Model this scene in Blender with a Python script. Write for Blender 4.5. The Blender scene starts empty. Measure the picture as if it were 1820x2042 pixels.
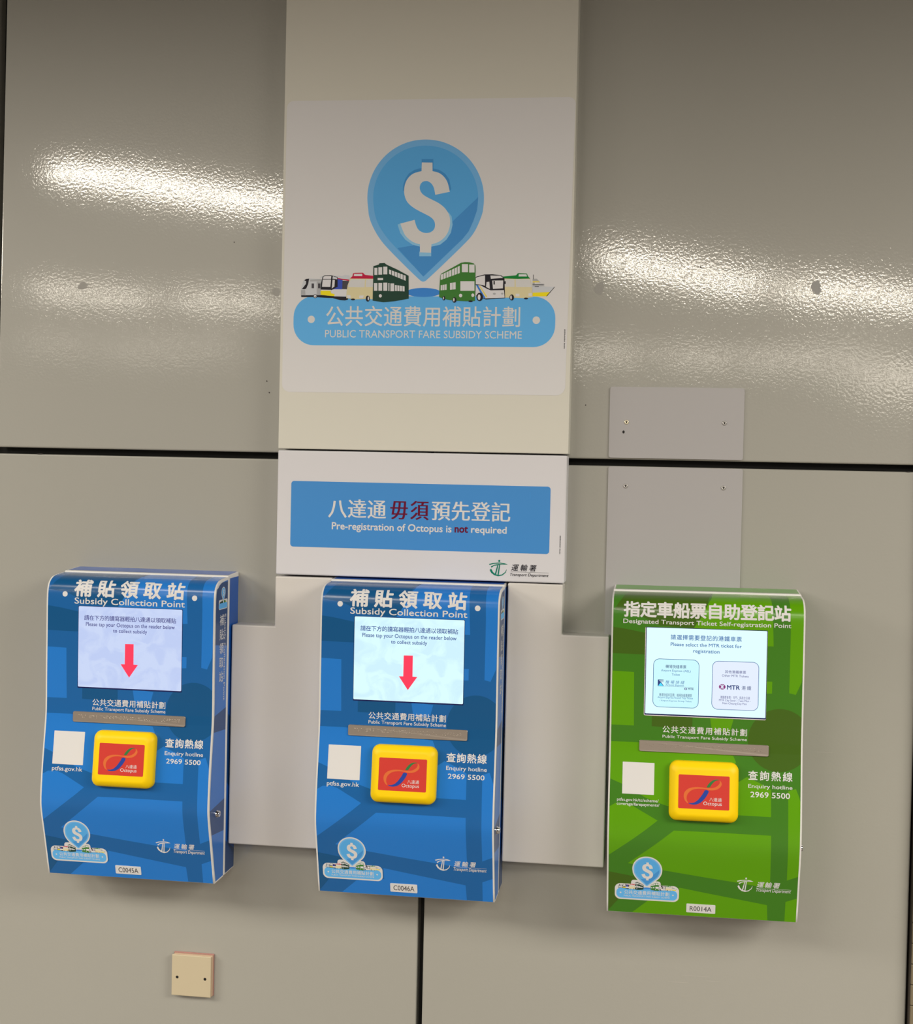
import bpy, bmesh, math, random
from mathutils import Vector, Matrix
from mathutils.geometry import tessellate_polygon

# ---------------------------------------------------------------- camera, world, lights, exposure
SC = bpy.context.scene
COL = SC.collection
cam = bpy.data.cameras.new('camera')
cam_ob = bpy.data.objects.new('camera', cam)
COL.objects.link(cam_ob)
SC.camera = cam_ob
# rows: image right, image down, view direction (world X right along the wall, Y into it, Z up)
CR = ((0.99184616, 0.125469, 0.02233217), (0.02466031, -0.01703283, -0.99955078), (-0.12503226, 0.99195132, -0.01998805))
rot = Matrix((CR[0], [-v for v in CR[1]], [-v for v in CR[2]])).transposed()
cam_ob.matrix_world = Matrix.Translation((0, -2.4, 1.5)) @ rot.to_4x4()
cam.sensor_fit = 'VERTICAL'
cam.sensor_height = 36.0
cam.lens = 2400 / 2042 * 36.0
cam.shift_x = (910 - 1011.5) / 2042
cam.shift_y = (1007.6 - 1021) / 2042
cam.clip_start = 0.05

world = bpy.data.worlds.new('world')
SC.world = world
world.use_nodes = True
bg = world.node_tree.nodes['Background']
bg.inputs[0].default_value = (1.0, 0.92, 0.80, 1)
bg.inputs[1].default_value = 0.10
SC.view_settings.view_transform = 'Standard'
SC.view_settings.look = 'None'
SC.view_settings.gamma = 1
SC.view_settings.use_curve_mapping = False
SC.view_settings.exposure = 0.04

CEIL = 2.75
def ceiling_light(p, q, width, radiance, n=1):
    """a fluorescent or added tray between two plan points, facing down"""
    (x0, y0), (x1, y1) = p, q
    L = math.hypot(x1 - x0, y1 - y0)
    d = bpy.data.lights.new('tray_or_fill', 'AREA')
    d.shape = 'RECTANGLE'
    d.size = L
    d.size_y = width
    d.energy = radiance * math.pi * L * width
    d.color = (1.0, 0.915, 0.775)
    o = bpy.data.objects.new('tray_or_fill', d)
    COL.objects.link(o)
    o.location = ((x0 + x1) / 2, (y0 + y1) / 2, CEIL - 0.03)
    o.rotation_euler = (0, 0, math.atan2(y1 - y0, x1 - x0))
    return o
TRAYS_AND_FILL = [((-2.47, -2.24), (-0.96, -3.39), 0.28, 40),
         ((-0.36, -3.97), (0.62, -4.8), 0.28, 48),
         ((0.77, -4.9), (1.75, -5.89), 0.28, 48),
         ((-4.28, -5.41), (-3.61, -5.72), 0.4, 26),
         ((-3.46, -5.72), (-2.81, -6.18), 0.4, 26),
         ((-2.67, -6.27), (-2.0, -6.68), 0.4, 26),
         ((-1.58, -9.02), (-0.25, -9.1), 0.7, 16),
         ((-0.06, -9.14), (0.72, -9.02), 0.7, 16),
         ((0.83, -9.1), (1.92, -9.52), 0.7, 16),
         ((2.25, -11.02), (3.25, -13.35), 0.8, 16),
         ((-6.3, -9.02), (-5.81, -9.18), 0.8, 8),
         ((-5.71, -9.35), (-4.33, -9.35), 0.8, 8),
         ((-6.6, -2.4), (-3.3, -2.4), 1.3, 20.5),  # added fill light out of view on the left, raises the overall level
         ((1.7, -2.4), (5.0, -2.4), 1.3, 20.5)]  # its added counterpart out of view on the right
for t in TRAYS_AND_FILL:
    ceiling_light(*t)

# ---------------------------------------------------------------- materials
def lin(c):
    c = c / 255
    return c / 12.92 if c <= 0.04045 else ((c + 0.055) / 1.055) ** 2.4
WHITE = (214, 206, 192)        # how a white sheet looks in this light
def alb(rgb, k=0.75):
    return tuple(min(0.95, k * lin(a) / lin(w)) for a, w in zip(rgb, WHITE)) + (1,)
MATS = {}
def mat(name, rgb, rough=0.5, metal=0.0, spec=0.5, emit=None, strength=0.0):
    if name in MATS:
        return MATS[name]
    m = bpy.data.materials.new(name)
    m.use_nodes = True
    b = m.node_tree.nodes['Principled BSDF']
    b.inputs['Base Color'].default_value = alb(rgb)
    b.inputs['Roughness'].default_value = rough
    b.inputs['Metallic'].default_value = metal
    b.inputs['Specular IOR Level'].default_value = spec
    if emit:
        b.inputs['Emission Color'].default_value = tuple(lin(c) for c in emit) + (1,)
        b.inputs['Emission Strength'].default_value = strength
    MATS[name] = m
    return m
def noise_bump(m, scale, dist, detail=2.0, strength=1.0, link_to=None, wave=None):
    nt = m.node_tree
    b = nt.nodes['Principled BSDF']
    tc = nt.nodes.new('ShaderNodeTexCoord')
    n = nt.nodes.new('ShaderNodeTexNoise')
    n.inputs['Scale'].default_value = scale
    n.inputs['Detail'].default_value = detail
    nt.links.new(tc.outputs['Object'], n.inputs['Vector'])
    bp = nt.nodes.new('ShaderNodeBump')
    bp.inputs['Distance'].default_value = dist
    bp.inputs['Strength'].default_value = strength
    nt.links.new(n.outputs['Fac'], bp.inputs['Height'])
    if wave:
        n2 = nt.nodes.new('ShaderNodeTexNoise')
        n2.inputs['Scale'].default_value = wave[0]
        n2.inputs['Detail'].default_value = 0
        nt.links.new(tc.outputs['Object'], n2.inputs['Vector'])
        bp2 = nt.nodes.new('ShaderNodeBump')
        bp2.inputs['Distance'].default_value = wave[1]
        nt.links.new(n2.outputs['Fac'], bp2.inputs['Height'])
        nt.links.new(bp2.outputs['Normal'], bp.inputs['Normal'])
    nt.links.new(bp.outputs['Normal'], b.inputs['Normal'])
    return bp
def colour_noise(m, scale, amount, detail=3.0):
    """slightly uneven colour of the thing itself"""
    nt = m.node_tree
    b = nt.nodes['Principled BSDF']
    c = tuple(b.inputs['Base Color'].default_value)
    tc = nt.nodes.new('ShaderNodeTexCoord')
    n = nt.nodes.new('ShaderNodeTexNoise')
    n.inputs['Scale'].default_value = scale
    n.inputs['Detail'].default_value = detail
    nt.links.new(tc.outputs['Object'], n.inputs['Vector'])
    mx = nt.nodes.new('ShaderNodeMix')
    mx.data_type = 'RGBA'
    mx.inputs['A'].default_value = tuple(v * (1 - amount) for v in c[:3]) + (1,)
    mx.inputs['B'].default_value = tuple(min(1, v * (1 + amount)) for v in c[:3]) + (1,)
    nt.links.new(n.outputs['Fac'], mx.inputs['Factor'])
    nt.links.new(mx.outputs['Result'], b.inputs['Base Color'])

enamel = mat('grey_enamel', (156, 150, 135), 0.40, spec=0.7)
enamel.node_tree.nodes['Principled BSDF'].inputs['Coat Weight'].default_value = 1.0
enamel.node_tree.nodes['Principled BSDF'].inputs['Coat Roughness'].default_value = 0.07
bp = noise_bump(enamel, 185, 0.00011, 1.5, wave=(2.0, 0.004))
enamel.node_tree.links.new(bp.outputs['Normal'], enamel.node_tree.nodes['Principled BSDF'].inputs['Coat Normal'])
colour_noise(enamel, 3.0, 0.02)
ecol = enamel
black_gap = mat('black_gap', (8, 8, 7), 0.7)
plate_paint = mat('plate_paint', (165, 158, 151), 0.33)
noise_bump(plate_paint, 160, 0.00006)
cream_paint = mat('cream_paint', (206, 198, 178), 0.45)
noise_bump(cream_paint, 260, 0.00005)
trunk_paint = mat('trunking_paint', (202, 192, 178), 0.42)
noise_bump(trunk_paint, 260, 0.00005)
banner_white = mat('banner_white', (206, 199, 193), 0.42)
sheet = mat('sticker_sheet', (211, 204, 195), 0.50, spec=0.3)
noise_bump(sheet, 300, 0.00004)
kiosk_white = mat('kiosk_white', (222, 214, 200), 0.32)
ink_white = mat('white_print', (208, 201, 191), 0.45, spec=0.3)
steel = mat('brushed_steel', (172, 156, 138), 0.38, metal=0.85)
noise_bump(steel, 500, 0.00003)
chrome = mat('chrome', (215, 210, 205), 0.12, metal=1.0)
yellow = mat('yellow_plastic', (252, 194, 0), 0.45, spec=.3)
noise_bump(yellow, 700, 0.00003)
red_panel = mat('red_panel', (196, 52, 40), 0.42, spec=.35)
dark = mat('dark_hole', (12, 10, 10), 0.6)
navy_bezel = mat('navy_bezel', (22, 28, 78), 0.3)
pale_rim = mat('pale_rim', (215, 200, 196), 0.4)
tile_m = mat('pilaster_tile', (118, 104, 80), 0.35)
grout = mat('grout', (70, 60, 50), 0.8)
pink = mat('pink_backing', (160, 112, 98), 0.7)
colour_noise(pink, 90, 0.12)
socket_cream = mat('cream_plastic', (188, 170, 136), 0.45)
PRINT = {'grey': (196, 194, 190), 'midgrey': (168, 165, 160), 'ink': (36, 33, 38), 'ink2': (72, 68, 70), 'white': (214, 207, 200), 'red': (188, 28, 62),
         'blue': (58, 78, 168), 'yellow': (236, 212, 30), 'yellow2': (226, 202, 92), 'cream': (214, 198, 150), 'pale': (206, 200, 190), 'dkgreen': (36, 64, 50),
         'busgreen': (62, 118, 48), 'blue2': (62, 120, 190), 'roofgreen': (20, 122, 50)}
def pm(k):
    return mat('print_' + k, PRINT[k], 0.55, spec=0.15)

# ---------------------------------------------------------------- object helpers
def link(name, me, mats, parent=None, loc=None):
    o = bpy.data.objects.new(name, me)
    COL.objects.link(o)
    for m in (mats if isinstance(mats, (list, tuple)) else [mats]):
        me.materials.append(m)
    if parent:
        o.parent = parent
    if loc:
        o.location = loc
    return o
def from_bm(name, bm, mats, parent=None, loc=None, smooth=False):
    me = bpy.data.meshes.new(name)
    bmesh.ops.recalc_face_normals(bm, faces=bm.faces[:])
    bm.to_mesh(me)
    bm.free()
    if smooth:
        me.shade_smooth()
    return link(name, me, mats, parent, loc)
def tag(o, label, cat, group=None):
    o['label'] = label
    o['category'] = cat
    if group:
        o['group'] = group
def thing(name, label, cat, loc, group=None, ry=0.0):
    o = bpy.data.objects.new(name, None)
    o.empty_display_size = 0.05
    COL.objects.link(o)
    o.location = loc
    o.rotation_euler = (0, ry, 0)
    tag(o, label, cat, group)
    return o
def structure(o):
    o['kind'] = 'structure'
    return o
def bevel_box(x0, x1, y0, y1, z0, z1, r=0.0, seg=2):
    bm = bmesh.new()
    vs = [bm.verts.new((x, y, z)) for x in (x0, x1) for y in (y0, y1) for z in (z0, z1)]
    for q in ((0, 1, 3, 2), (4, 6, 7, 5), (0, 4, 5, 1), (2, 3, 7, 6), (0, 2, 6, 4), (1, 5, 7, 3)):
        bm.faces.new([vs[i] for i in q])
    bmesh.ops.recalc_face_normals(bm, faces=bm.faces[:])
    if r:
        bmesh.ops.bevel(bm, geom=bm.edges[:], offset=r, segments=seg, profile=0.5, affect='EDGES')
    return bm
def extrude_poly(pts, y_front, y_back, r=0.0, seg=2):
    """polygon in x,z pulled from y_front (towards the viewer) back to y_back, front edges rounded"""
    bm = bmesh.new()
    a = [bm.verts.new((x, y_front, z)) for x, z in pts]
    b = [bm.verts.new((x, y_back, z)) for x, z in pts]
    bm.faces.new(a)
    bm.faces.new(b[::-1])
    n = len(pts)
    for i in range(n):
        bm.faces.new((a[i], b[i], b[(i + 1) % n], a[(i + 1) % n]))
    bmesh.ops.recalc_face_normals(bm, faces=bm.faces[:])
    if r:
        ed = [e for e in bm.edges if all(abs(v.co.y - y_front) < 1e-7 for v in e.verts) or abs(e.verts[0].co.y - e.verts[1].co.y) > 1e-7]
        bmesh.ops.bevel(bm, geom=ed, offset=r, segments=seg, profile=0.5, affect='EDGES')
    return bm
def rrect(x0, y0, x1, y1, r, n=5):
    P = []
    for cx, cy, a0 in ((x1 - r, y1 - r, 0), (x0 + r, y1 - r, 90), (x0 + r, y0 + r, 180), (x1 - r, y0 + r, 270)):
        for i in range(n + 1):
            a = math.radians(a0 + 90 * i / n)
            P.append((cx + r * math.cos(a), cy + r * math.sin(a)))
    return P
def circle(cx, cy, r, n=24, ry=None):
    return [(cx + r * math.cos(2 * math.pi * i / n), cy + (ry or r) * math.sin(2 * math.pi * i / n)) for i in range(n)]

# ---------------------------------------------------------------- lettering from the built-in font
GL = {}
def glyphs(text, off=0.0, shear=0.0):
    """outline fill of a text; weight is added by overlaid copies shifted by off"""
    key = (text, off, shear)
    if key not in GL:
        c = bpy.data.curves.new('lettering', 'FONT')
        c.body = text
        c.size = 1
        c.shear = shear
        c.resolution_u = 3
        c.dimensions = '2D'
        c.fill_mode = 'BOTH'
        o = bpy.data.objects.new('lettering', c)
        COL.objects.link(o)
        dg = bpy.context.evaluated_depsgraph_get()
        m = bpy.data.meshes.new_from_object(o.evaluated_get(dg))
        V = [(v.co.x, v.co.y, 0.0) for v in m.vertices]
        F = [tuple(p.vertices) for p in m.polygons]
        bpy.data.objects.remove(o)
        bpy.data.curves.remove(c)
        bpy.data.meshes.remove(m)
        if off > 0:
            n, V0, F0 = len(V), list(V), list(F)
            V, F = [], []
            k = 8 if off > 0.015 else 4
            for i in range(k):
                a = 2 * math.pi * (i + (.5 if k == 4 else 0)) / k
                V += [(x + off * math.cos(a), y + off * math.sin(a), i * 0.012) for x, y, _ in V0]
                F += [tuple(i * n + q for q in f) for f in F0]
        GL[key] = (V, F)
    return GL[key]

class Art:
    """flat print: coloured pieces in the plane (mm), later laid onto a surface"""
    def __init__(self):
        self.V, self.F, self.M, self.mats, self.runs = [], [], [], [], []
    def mi(self, m):
        if m not in self.mats:
            self.mats.append(m)
        return self.mats.index(m)
    def add(self, V, F, m, h=0.0):
        n = len(self.V)
        self.V += [(p[0], p[1], h + (p[2] if len(p) > 2 else 0)) for p in V]
        self.F += [tuple(n + i for i in f) for f in F]
        self.M += [self.mi(m)] * len(F)
    def poly(self, P, m, h=0.0):
        tris = tessellate_polygon([[Vector((x, y, 0)) for x, y in P]])
        self.add(P, tris, m, h)
    def run(self):
        self.runs.append(len(self.F))
    def cjk(self, text, box, m, h=0.0, off=0.012, strong=0.0, fit=0.9, shear=0.0):
        self.run()
        x0, y0, x1, y1 = box
        em = (y1 - y0) / fit
        n = len(text)
        adv = (x1 - x0 - 0.94 * em) / max(1, n - 1)
        em_x = min(em, adv * 1.0) if n > 1 and adv < em * 0.97 else em
        if em_x != em:
            adv = (x1 - x0 - 0.94 * em_x) / (n - 1)
        off = max(off, 0)
        for i, ch in enumerate(text):
            if ch == ' ':
                continue
            V, F = glyphs(ch, off, shear)
            for q, dx in enumerate((-strong, -strong / 3, strong / 3, strong) if strong else (0,)):
                self.add([(x0 + (x - 0.03 + dx) * em_x + i * adv, y0 + (y + 0.08) * em, hh) for x, y, hh in V], F, m, h + q * 0.012)
    def latin(self, text, box, m, h=0.0, off=0.0, cap=0.69, shear=0.0):
        self.run()
        x0, y0, x1, y1 = box
        V, F = glyphs(text, max(off, 0), shear)
        a = min(v[0] for v in V)
        b = max(v[0] for v in V)
        sx = (x1 - x0) / (b - a)
        sy = (y1 - y0) / cap
        self.add([(x0 + (x - a) * sx, y0 + y * sy, hh) for x, y, hh in V], F, m, h)
    def moved(self, fn, dh=0.0):
        o = Art()
        o.mats = list(self.mats)
        o.V = [(*fn(x, y), hh + dh) for x, y, hh in self.V]
        o.F = list(self.F)
        o.M = list(self.M)
        return o
    def merge(self, other):
        n = len(self.V)
        self.V += other.V
        self.F += [tuple(n + i for i in f) for f in other.F]
        self.M += [self.mi(other.mats[i]) for i in other.M]
    def build_lines(self, name, place, parent, cuts=()):
        """one object per written line"""
        st = sorted(set([0] + self.runs)) + [len(self.F)]
        for a, b in zip(st, st[1:]):
            if b <= a:
                continue
            o = Art()
            o.mats, o.V, o.F, o.M = list(self.mats), self.V, self.F[a:b], self.M[a:b]
            used = sorted({i for f in o.F for i in f})
            mp = {v: i for i, v in enumerate(used)}
            o.V = [self.V[i] for i in used]
            o.F = [tuple(mp[i] for i in f) for f in o.F]
            mu = sorted(set(o.M))
            o.mats = [self.mats[i] for i in mu]
            o.M = [mu.index(i) for i in o.M]
            o.build(name, place, parent, cuts)
    def build(self, name, place, parent, cuts=(), clip=None):
        """place(x, y, h) -> (X, Y, Z) in metres; cuts: y values where the surface bends"""
        bm = bmesh.new()
        vs = [bm.verts.new(v) for v in self.V]
        for f, mi in zip(self.F, self.M):
            if len(set(f)) < 3:
                continue
            try:
                fc = bm.faces.new([vs[i] for i in f])
                fc.material_index = mi
            except ValueError:
                pass
        if clip:
            x0, y0, x1, y1 = clip
            for co, no in (((x0, 0, 0), (-1, 0, 0)), ((x1, 0, 0), (1, 0, 0)), ((0, y0, 0), (0, -1, 0)), ((0, y1, 0), (0, 1, 0))):
                bmesh.ops.bisect_plane(bm, geom=bm.verts[:] + bm.edges[:] + bm.faces[:], plane_co=co, plane_no=no, clear_outer=True, dist=1e-5)
        if cuts:
            lo = min(v.co.y for v in bm.verts)
            hi = max(v.co.y for v in bm.verts)
            for c in cuts:
                if lo < c < hi:
                    bmesh.ops.bisect_plane(bm, geom=bm.verts[:] + bm.edges[:] + bm.faces[:], plane_co=(0, c, 0), plane_no=(0, 1, 0), dist=1e-5)
        for v in bm.verts:
            v.co = place(v.co.x, v.co.y, v.co.z)
        bm.normal_update()
        me = bpy.data.meshes.new(name)
        bm.to_mesh(me)
        bm.free()
        return link(name, me, self.mats, parent)

# measured print layouts, millimetres (face: across, along the curved front; stickers: wall x, height)
ART = {
 "PROFILE": [[108.0,0.0],[113.7,22.33],[121.74,53.78],[129.0,82.0],[134.59,102.67],[139.39,120.11],[143.0,135.0],[145.14,145.52],[146.08,153.48],[146.2,165.0],[145.47,183.26],[143.92,205.07],[142.0,227.0],[139.63,248.48],[136.9,270.07],[134.5,290.0],[132.57,305.85],[130.98,320.04],[130.0,338.0],[129.94,362.7],[130.5,391.19],[131.0,420.0],[131.22,449.22],[131.39,478.78],[131.5,505.0],[131.63,526.74],[131.7,545.15],[131.5,560.0],[131.04,570.43],[130.3,577.3],[129.0,583.0],[127.09,588.13],[124.63,592.09],[121.5,595.5],[117.61,598.54],[113.06,601.02],[108.0,603.0],[102.78,604.37],[97.06,605.24],[90.0,606.0],[79.78,606.81],[68.22,607.52],[60.0,608.0]],
 "BLUE": {"title":[58.5,572.4,285.6,606.3],"sub":[59.1,557.4,288.3,569.4],"dots":[[38.6,575.7],[307.8,576.2]],"screen":[68.3,391.5,283.4,552.5],"l1":[80.2,525.2,271.2,535.0],"l2":[83.9,513.6,268.5,521.2],"l3":[140.7,502.6,211.6,509.6],"arrow":[[166.2,480.6],[184.1,480.9],[184.2,440.2],[193.5,439.9],[175.4,414.0],[157.4,439.9],[166.0,440.1]],"scheme":[98.9,354.8,251.5,368.2],"scheme_en":[99.1,345.8,251.2,352.3],"plate":[59.7,321.1,293.6,341.9],"code":[22.2,236.4,86.5,301.6],"url":[22.2,223.9,86.0,232.0],"hot":[254.4,279.8,332.3,296.8],"enq":[254.6,265.0,333.3,272.5],"num":[258.6,248.9,329.4,258.0],"reader":[109.8,197.7,238.9,308.4],"redpx":[125.1,220.7,218.2,281.9],"pin":[[71.9,99.5],[70.3,65.0],[14.3,43.1],[127.8,44.8]],"td":[235.2,62.6,266.0,93.8],"tdc":[271.9,74.0,313.6,85.0],"tdr":[271.9,72.5,335.4,73.5],"tde":[271.0,64.6,335.3,71.7],"tag":[145.0,9.4,198.6,27.9],"tagt":[151.3,13.2,192.8,23.9]},
 "GREEN": {"title":[23.0,572.5,329.6,600.8],"sub":[21.9,560.0,330.6,568.0],"screen":[66.0,391.3,287.2,553.0],"s1":[110.5,531.6,241.2,540.9],"s2":[110.6,520.0,241.5,526.4],"s3":[152.5,508.5,201.1,515.1],"b1":[79.4,404.1,164.4,495.2],"b2":[188.2,403.9,273.9,494.8],"x1":[102.3,477.9,140.5,484.3],"x2":[94.0,471.6,148.7,475.5],"x3":[113.8,464.3,128.9,468.7],"sq":[88.2,444.0,99.0,455.9],"x4":[102.1,448.6,136.8,455.0],"x5":[102.1,444.7,136.7,448.2],"rule":[88.2,443.4,154.9,444.3],"mc":[137.8,438.0,142.4,442.4],"mt":[144.4,438.5,154.9,441.9],"x6":[91.4,424.6,151.9,430.6],"x7":[88.4,421.1,154.0,424.7],"x8":[92.2,415.5,151.5,418.4],"y1":[211.6,472.2,250.2,477.9],"y2":[206.5,465.7,255.2,470.1],"MC":[201.4,441.6,213.2,451.7],"MT":[215.9,442.3,239.6,450.3],"MK":[242.7,442.2,260.2,449.5],"y3":[204.1,424.7,258.1,429.9],"y4":[201.9,419.9,259.8,423.8],"y5":[208.5,414.5,252.7,418.3],"scheme":[98.8,356.1,255.0,369.0],"scheme_en":[99.0,346.8,254.6,352.3],"plate":[56.0,320.1,294.6,340.9],"code":[26.0,240.1,85.2,298.8],"url1":[16.8,226.7,94.0,234.5],"url2":[16.5,219.0,95.7,226.3],"hot":[258.0,276.1,338.1,292.6],"enq":[258.1,261.8,338.3,268.7],"num":[262.3,245.0,334.0,254.9],"reader":[111.3,196.1,242.1,307.4],"pin":[[75.2,95.2],[75.7,62.3],[18.3,40.6],[132.6,43.3]],"td":[241.8,59.1,272.4,89.7],"tdc":[278.1,70.1,319.6,81.8],"tdr":[278.2,68.3,341.9,68.5],"tde":[277.8,61.5,341.2,68.5],"tag":[150.1,8.4,204.1,26.8],"tagt":[156.6,12.4,197.0,22.3]},
 "PATTERN": {"light":[[[0.5351,667.5],[0.8225,667.5],[0.8413,525.0],[0.8096,524.9],[0.7739,550.5],[0.4736,550.9],[0.4298,554.6],[0.4506,567.0],[0.4975,595.9],[0.5202,616.3]],[[0.9169,667.5],[0.9874,667.5],[0.9975,537.7],[0.9876,460.3],[0.9593,436.7],[0.9253,439.3],[0.9267,552.3]],[[0.7963,459.3],[0.8382,459.5],[0.8382,437.3],[0.7978,436.8]],[[-0.0062,469.5],[0.1233,468.2],[0.1275,367.3],[-0.0053,367.2]],[[0.5216,391.4],[0.6447,386.9],[0.6267,363.2],[0.534,362.6]],[[-0.0081,335.8],[0.1503,336.2],[0.6461,318.7],[0.6607,307.2],[0.6289,276.0],[0.3129,220.7],[0.2537,227.2],[0.1963,234.5],[0.0753,257.5],[-0.0008,268.0]],[[-0.002,213.1],[0.0402,222.2],[0.0927,222.6],[0.1261,219.0],[0.2612,193.3],[0.1997,175.0],[-0.0003,119.1]],[[0.3461,176.4],[0.4933,176.9],[0.8452,176.4],[0.8508,68.9],[0.6888,77.1],[0.5,85.1],[0.2941,94.8],[0.1101,106.0]],[[0.6713,270.1],[0.7174,281.1],[0.7874,270.4],[0.8419,259.8],[0.8435,210.3],[0.6736,210.6]],[[0.9289,258.8],[0.968,263.6],[0.9843,249.1],[0.9983,232.9],[1.0003,183.5],[1.0025,98.1],[0.991,96.9],[0.9346,87.8]],[[0.2211,28.7],[0.3809,35.6],[0.3792,59.9],[0.5025,52.6],[0.8396,33.5],[0.8472,-10.2],[0.5076,-9.9],[0.1166,-5.4]],[[0.9334,42.6],[1.0039,53.0],[1.0076,-11.4],[0.9329,-13.2]]],"dark":[[[0.0919,654.6],[0.4761,658.0],[0.5331,667.5],[0.4975,597.6],[0.468,574.9],[0.4298,554.6],[0.2559,557.0],[0.1239,578.9],[0.0138,584.8],[0.0514,607.7]],[[-0.0152,553.1],[0.0817,548.7],[0.1958,541.4],[0.198,501.7],[-0.0124,502.7]],[[1.0424,353.0],[1.0407,343.6],[1.0351,334.4],[1.0253,325.6],[1.0118,317.6],[0.9949,310.4],[0.975,304.2],[0.9528,299.2],[0.9287,295.6],[0.9034,293.3],[0.8775,292.5],[0.852,293.2],[0.827,295.4],[0.8034,298.9],[0.7817,303.9],[0.7629,310.0],[0.7469,317.2],[0.7346,325.2],[0.7258,334.0],[0.7213,343.2],[0.7208,352.6],[0.7244,362.1],[0.732,371.2],[0.7435,379.8],[0.7587,387.6],[0.7772,394.5],[0.7983,400.2],[0.8213,404.6],[0.8461,407.6],[0.8716,409.1],[0.8975,409.1],[0.923,407.6],[0.9475,404.6],[0.9699,400.2],[0.9904,394.5],[1.0079,387.7],[1.0222,379.9],[1.0329,371.4],[1.0396,362.3]],[[0.2216,390.1],[0.4326,390.0],[0.4317,364.9],[0.2208,367.2]],[[0.0028,86.5],[0.1421,78.5],[0.1862,54.3],[0.0716,31.9],[-0.0048,-3.1]]]},
 "EMBLEM": {"green":[[0.546,0.648],[0.577,0.727],[0.622,0.814],[0.676,0.873],[0.73,0.898],[0.789,0.895],[0.798,0.882],[0.73,0.863],[0.685,0.804],[0.64,0.718],[0.613,0.646]],"orange":[[0.802,0.868],[0.825,0.856],[0.852,0.775],[0.839,0.705],[0.794,0.632],[0.731,0.586],[0.667,0.567],[0.604,0.569],[0.55,0.593],[0.487,0.602],[0.379,0.601],[0.289,0.573],[0.226,0.512],[0.18,0.432],[0.162,0.333],[0.167,0.249],[0.199,0.168],[0.181,0.159],[0.135,0.219],[0.108,0.314],[0.104,0.412],[0.126,0.498],[0.18,0.579],[0.253,0.626],[0.343,0.647],[0.442,0.647],[0.532,0.629],[0.64,0.632],[0.712,0.654],[0.775,0.714],[0.807,0.786],[0.809,0.827]],"blue":[[0.519,0.577],[0.604,0.555],[0.577,0.449],[0.523,0.319],[0.451,0.202],[0.379,0.141],[0.307,0.121],[0.244,0.129],[0.19,0.167],[0.271,0.167],[0.343,0.207],[0.406,0.296],[0.46,0.412],[0.496,0.498]],"cn":[0.605,0.24,0.85,0.352],"en":[0.492,0.126,0.853,0.23]},
 "BANNER": {"rect":[-735.6,1356.4,-213.3,1492.8],"c1":[-658.7,1419.2,-541.1,1456.1],"c2":[-532.5,1419.1,-454.8,1456.6],"c3":[-448.2,1419.6,-290.7,1456.9],"e1":[-651.3,1396.0,-407.3,1410.0],"e2":[-401.3,1396.5,-374.2,1409.2],"e3":[-368.2,1396.7,-297.0,1410.0],"tdc":[-286.7,1323.6,-237.9,1336.4],"tdr":[-287.6,1321.6,-212.0,1321.3],"tde":[-288.5,1313.6,-212.0,1319.3],"tiny":[-192.0,1359.6,-189.9,1396.0]},
 "STICKER": {
  "cn": [-671.9,1803.4,-278.1,1842.1],
  "en": [-672.8,1780.4,-275.7,1795.2],
  "dots": [[-701.8,1816.0],[-247.8,1816.8]],
  "ell": [-474.0,1870.5],
  "tiny": [-191.3,1763.9,-189.1,1801.9],
  "pin": [[-475.9,2172.6],[-499.2,2170.6],[-515.2,2166.4],[-530.3,2160.1],[-544.3,2151.7],[-556.9,2141.4],[-567.9,2129.4],[-577.0,2115.9],[-584.0,2101.2],[-588.9,2085.7],[-591.5,2069.5],[-591.7,2053.1],[-589.5,2036.7],[-587.5,2020.1],[-579.2,1999.8],[-564.6,1975.9],[-545.1,1954.2],[-482.9,1895.1],[-474.6,1890.7],[-466.5,1895.7],[-389.4,1970.0],[-375.5,1987.0],[-366.7,2004.9],[-359.1,2025.9],[-357.9,2035.3],[-356.5,2051.4],[-357.4,2067.7],[-360.5,2083.7],[-365.9,2099.2],[-373.5,2113.8],[-382.9,2127.3],[-394.2,2139.5],[-407.1,2150.0],[-421.3,2158.7],[-436.5,2165.4],[-452.5,2170.0]],
  "pin_in": [[-475.7,2160.5],[-496.7,2158.7],[-511.0,2155.0],[-524.6,2149.3],[-537.2,2141.8],[-548.6,2132.5],[-558.4,2121.8],[-566.6,2109.7],[-573.0,2096.6],[-577.3,2082.6],[-579.6,2068.2],[-579.8,2053.5],[-577.9,2038.8],[-575.6,2024.1],[-567.9,2003.8],[-554.0,1983.6],[-537.0,1964.3],[-474.9,1901.7],[-397.6,1976.0],[-385.7,1991.0],[-377.0,2011.0],[-370.4,2031.0],[-369.3,2037.5],[-368.1,2052.0],[-368.8,2066.5],[-371.7,2080.9],[-376.6,2094.8],[-383.3,2107.9],[-391.9,2120.0],[-402.1,2130.9],[-413.7,2140.3],[-426.5,2148.1],[-440.2,2154.1],[-454.6,2158.2]],
  "wedge": [[-368.3,2057.9],[-418.8,2010.2],[-497.8,1963.2],[-528.6,1958.3],[-474.9,1901.7],[-397.6,1976.0],[-385.7,1991.0],[-377.0,2011.0],[-370.4,2031.0]],
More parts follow.
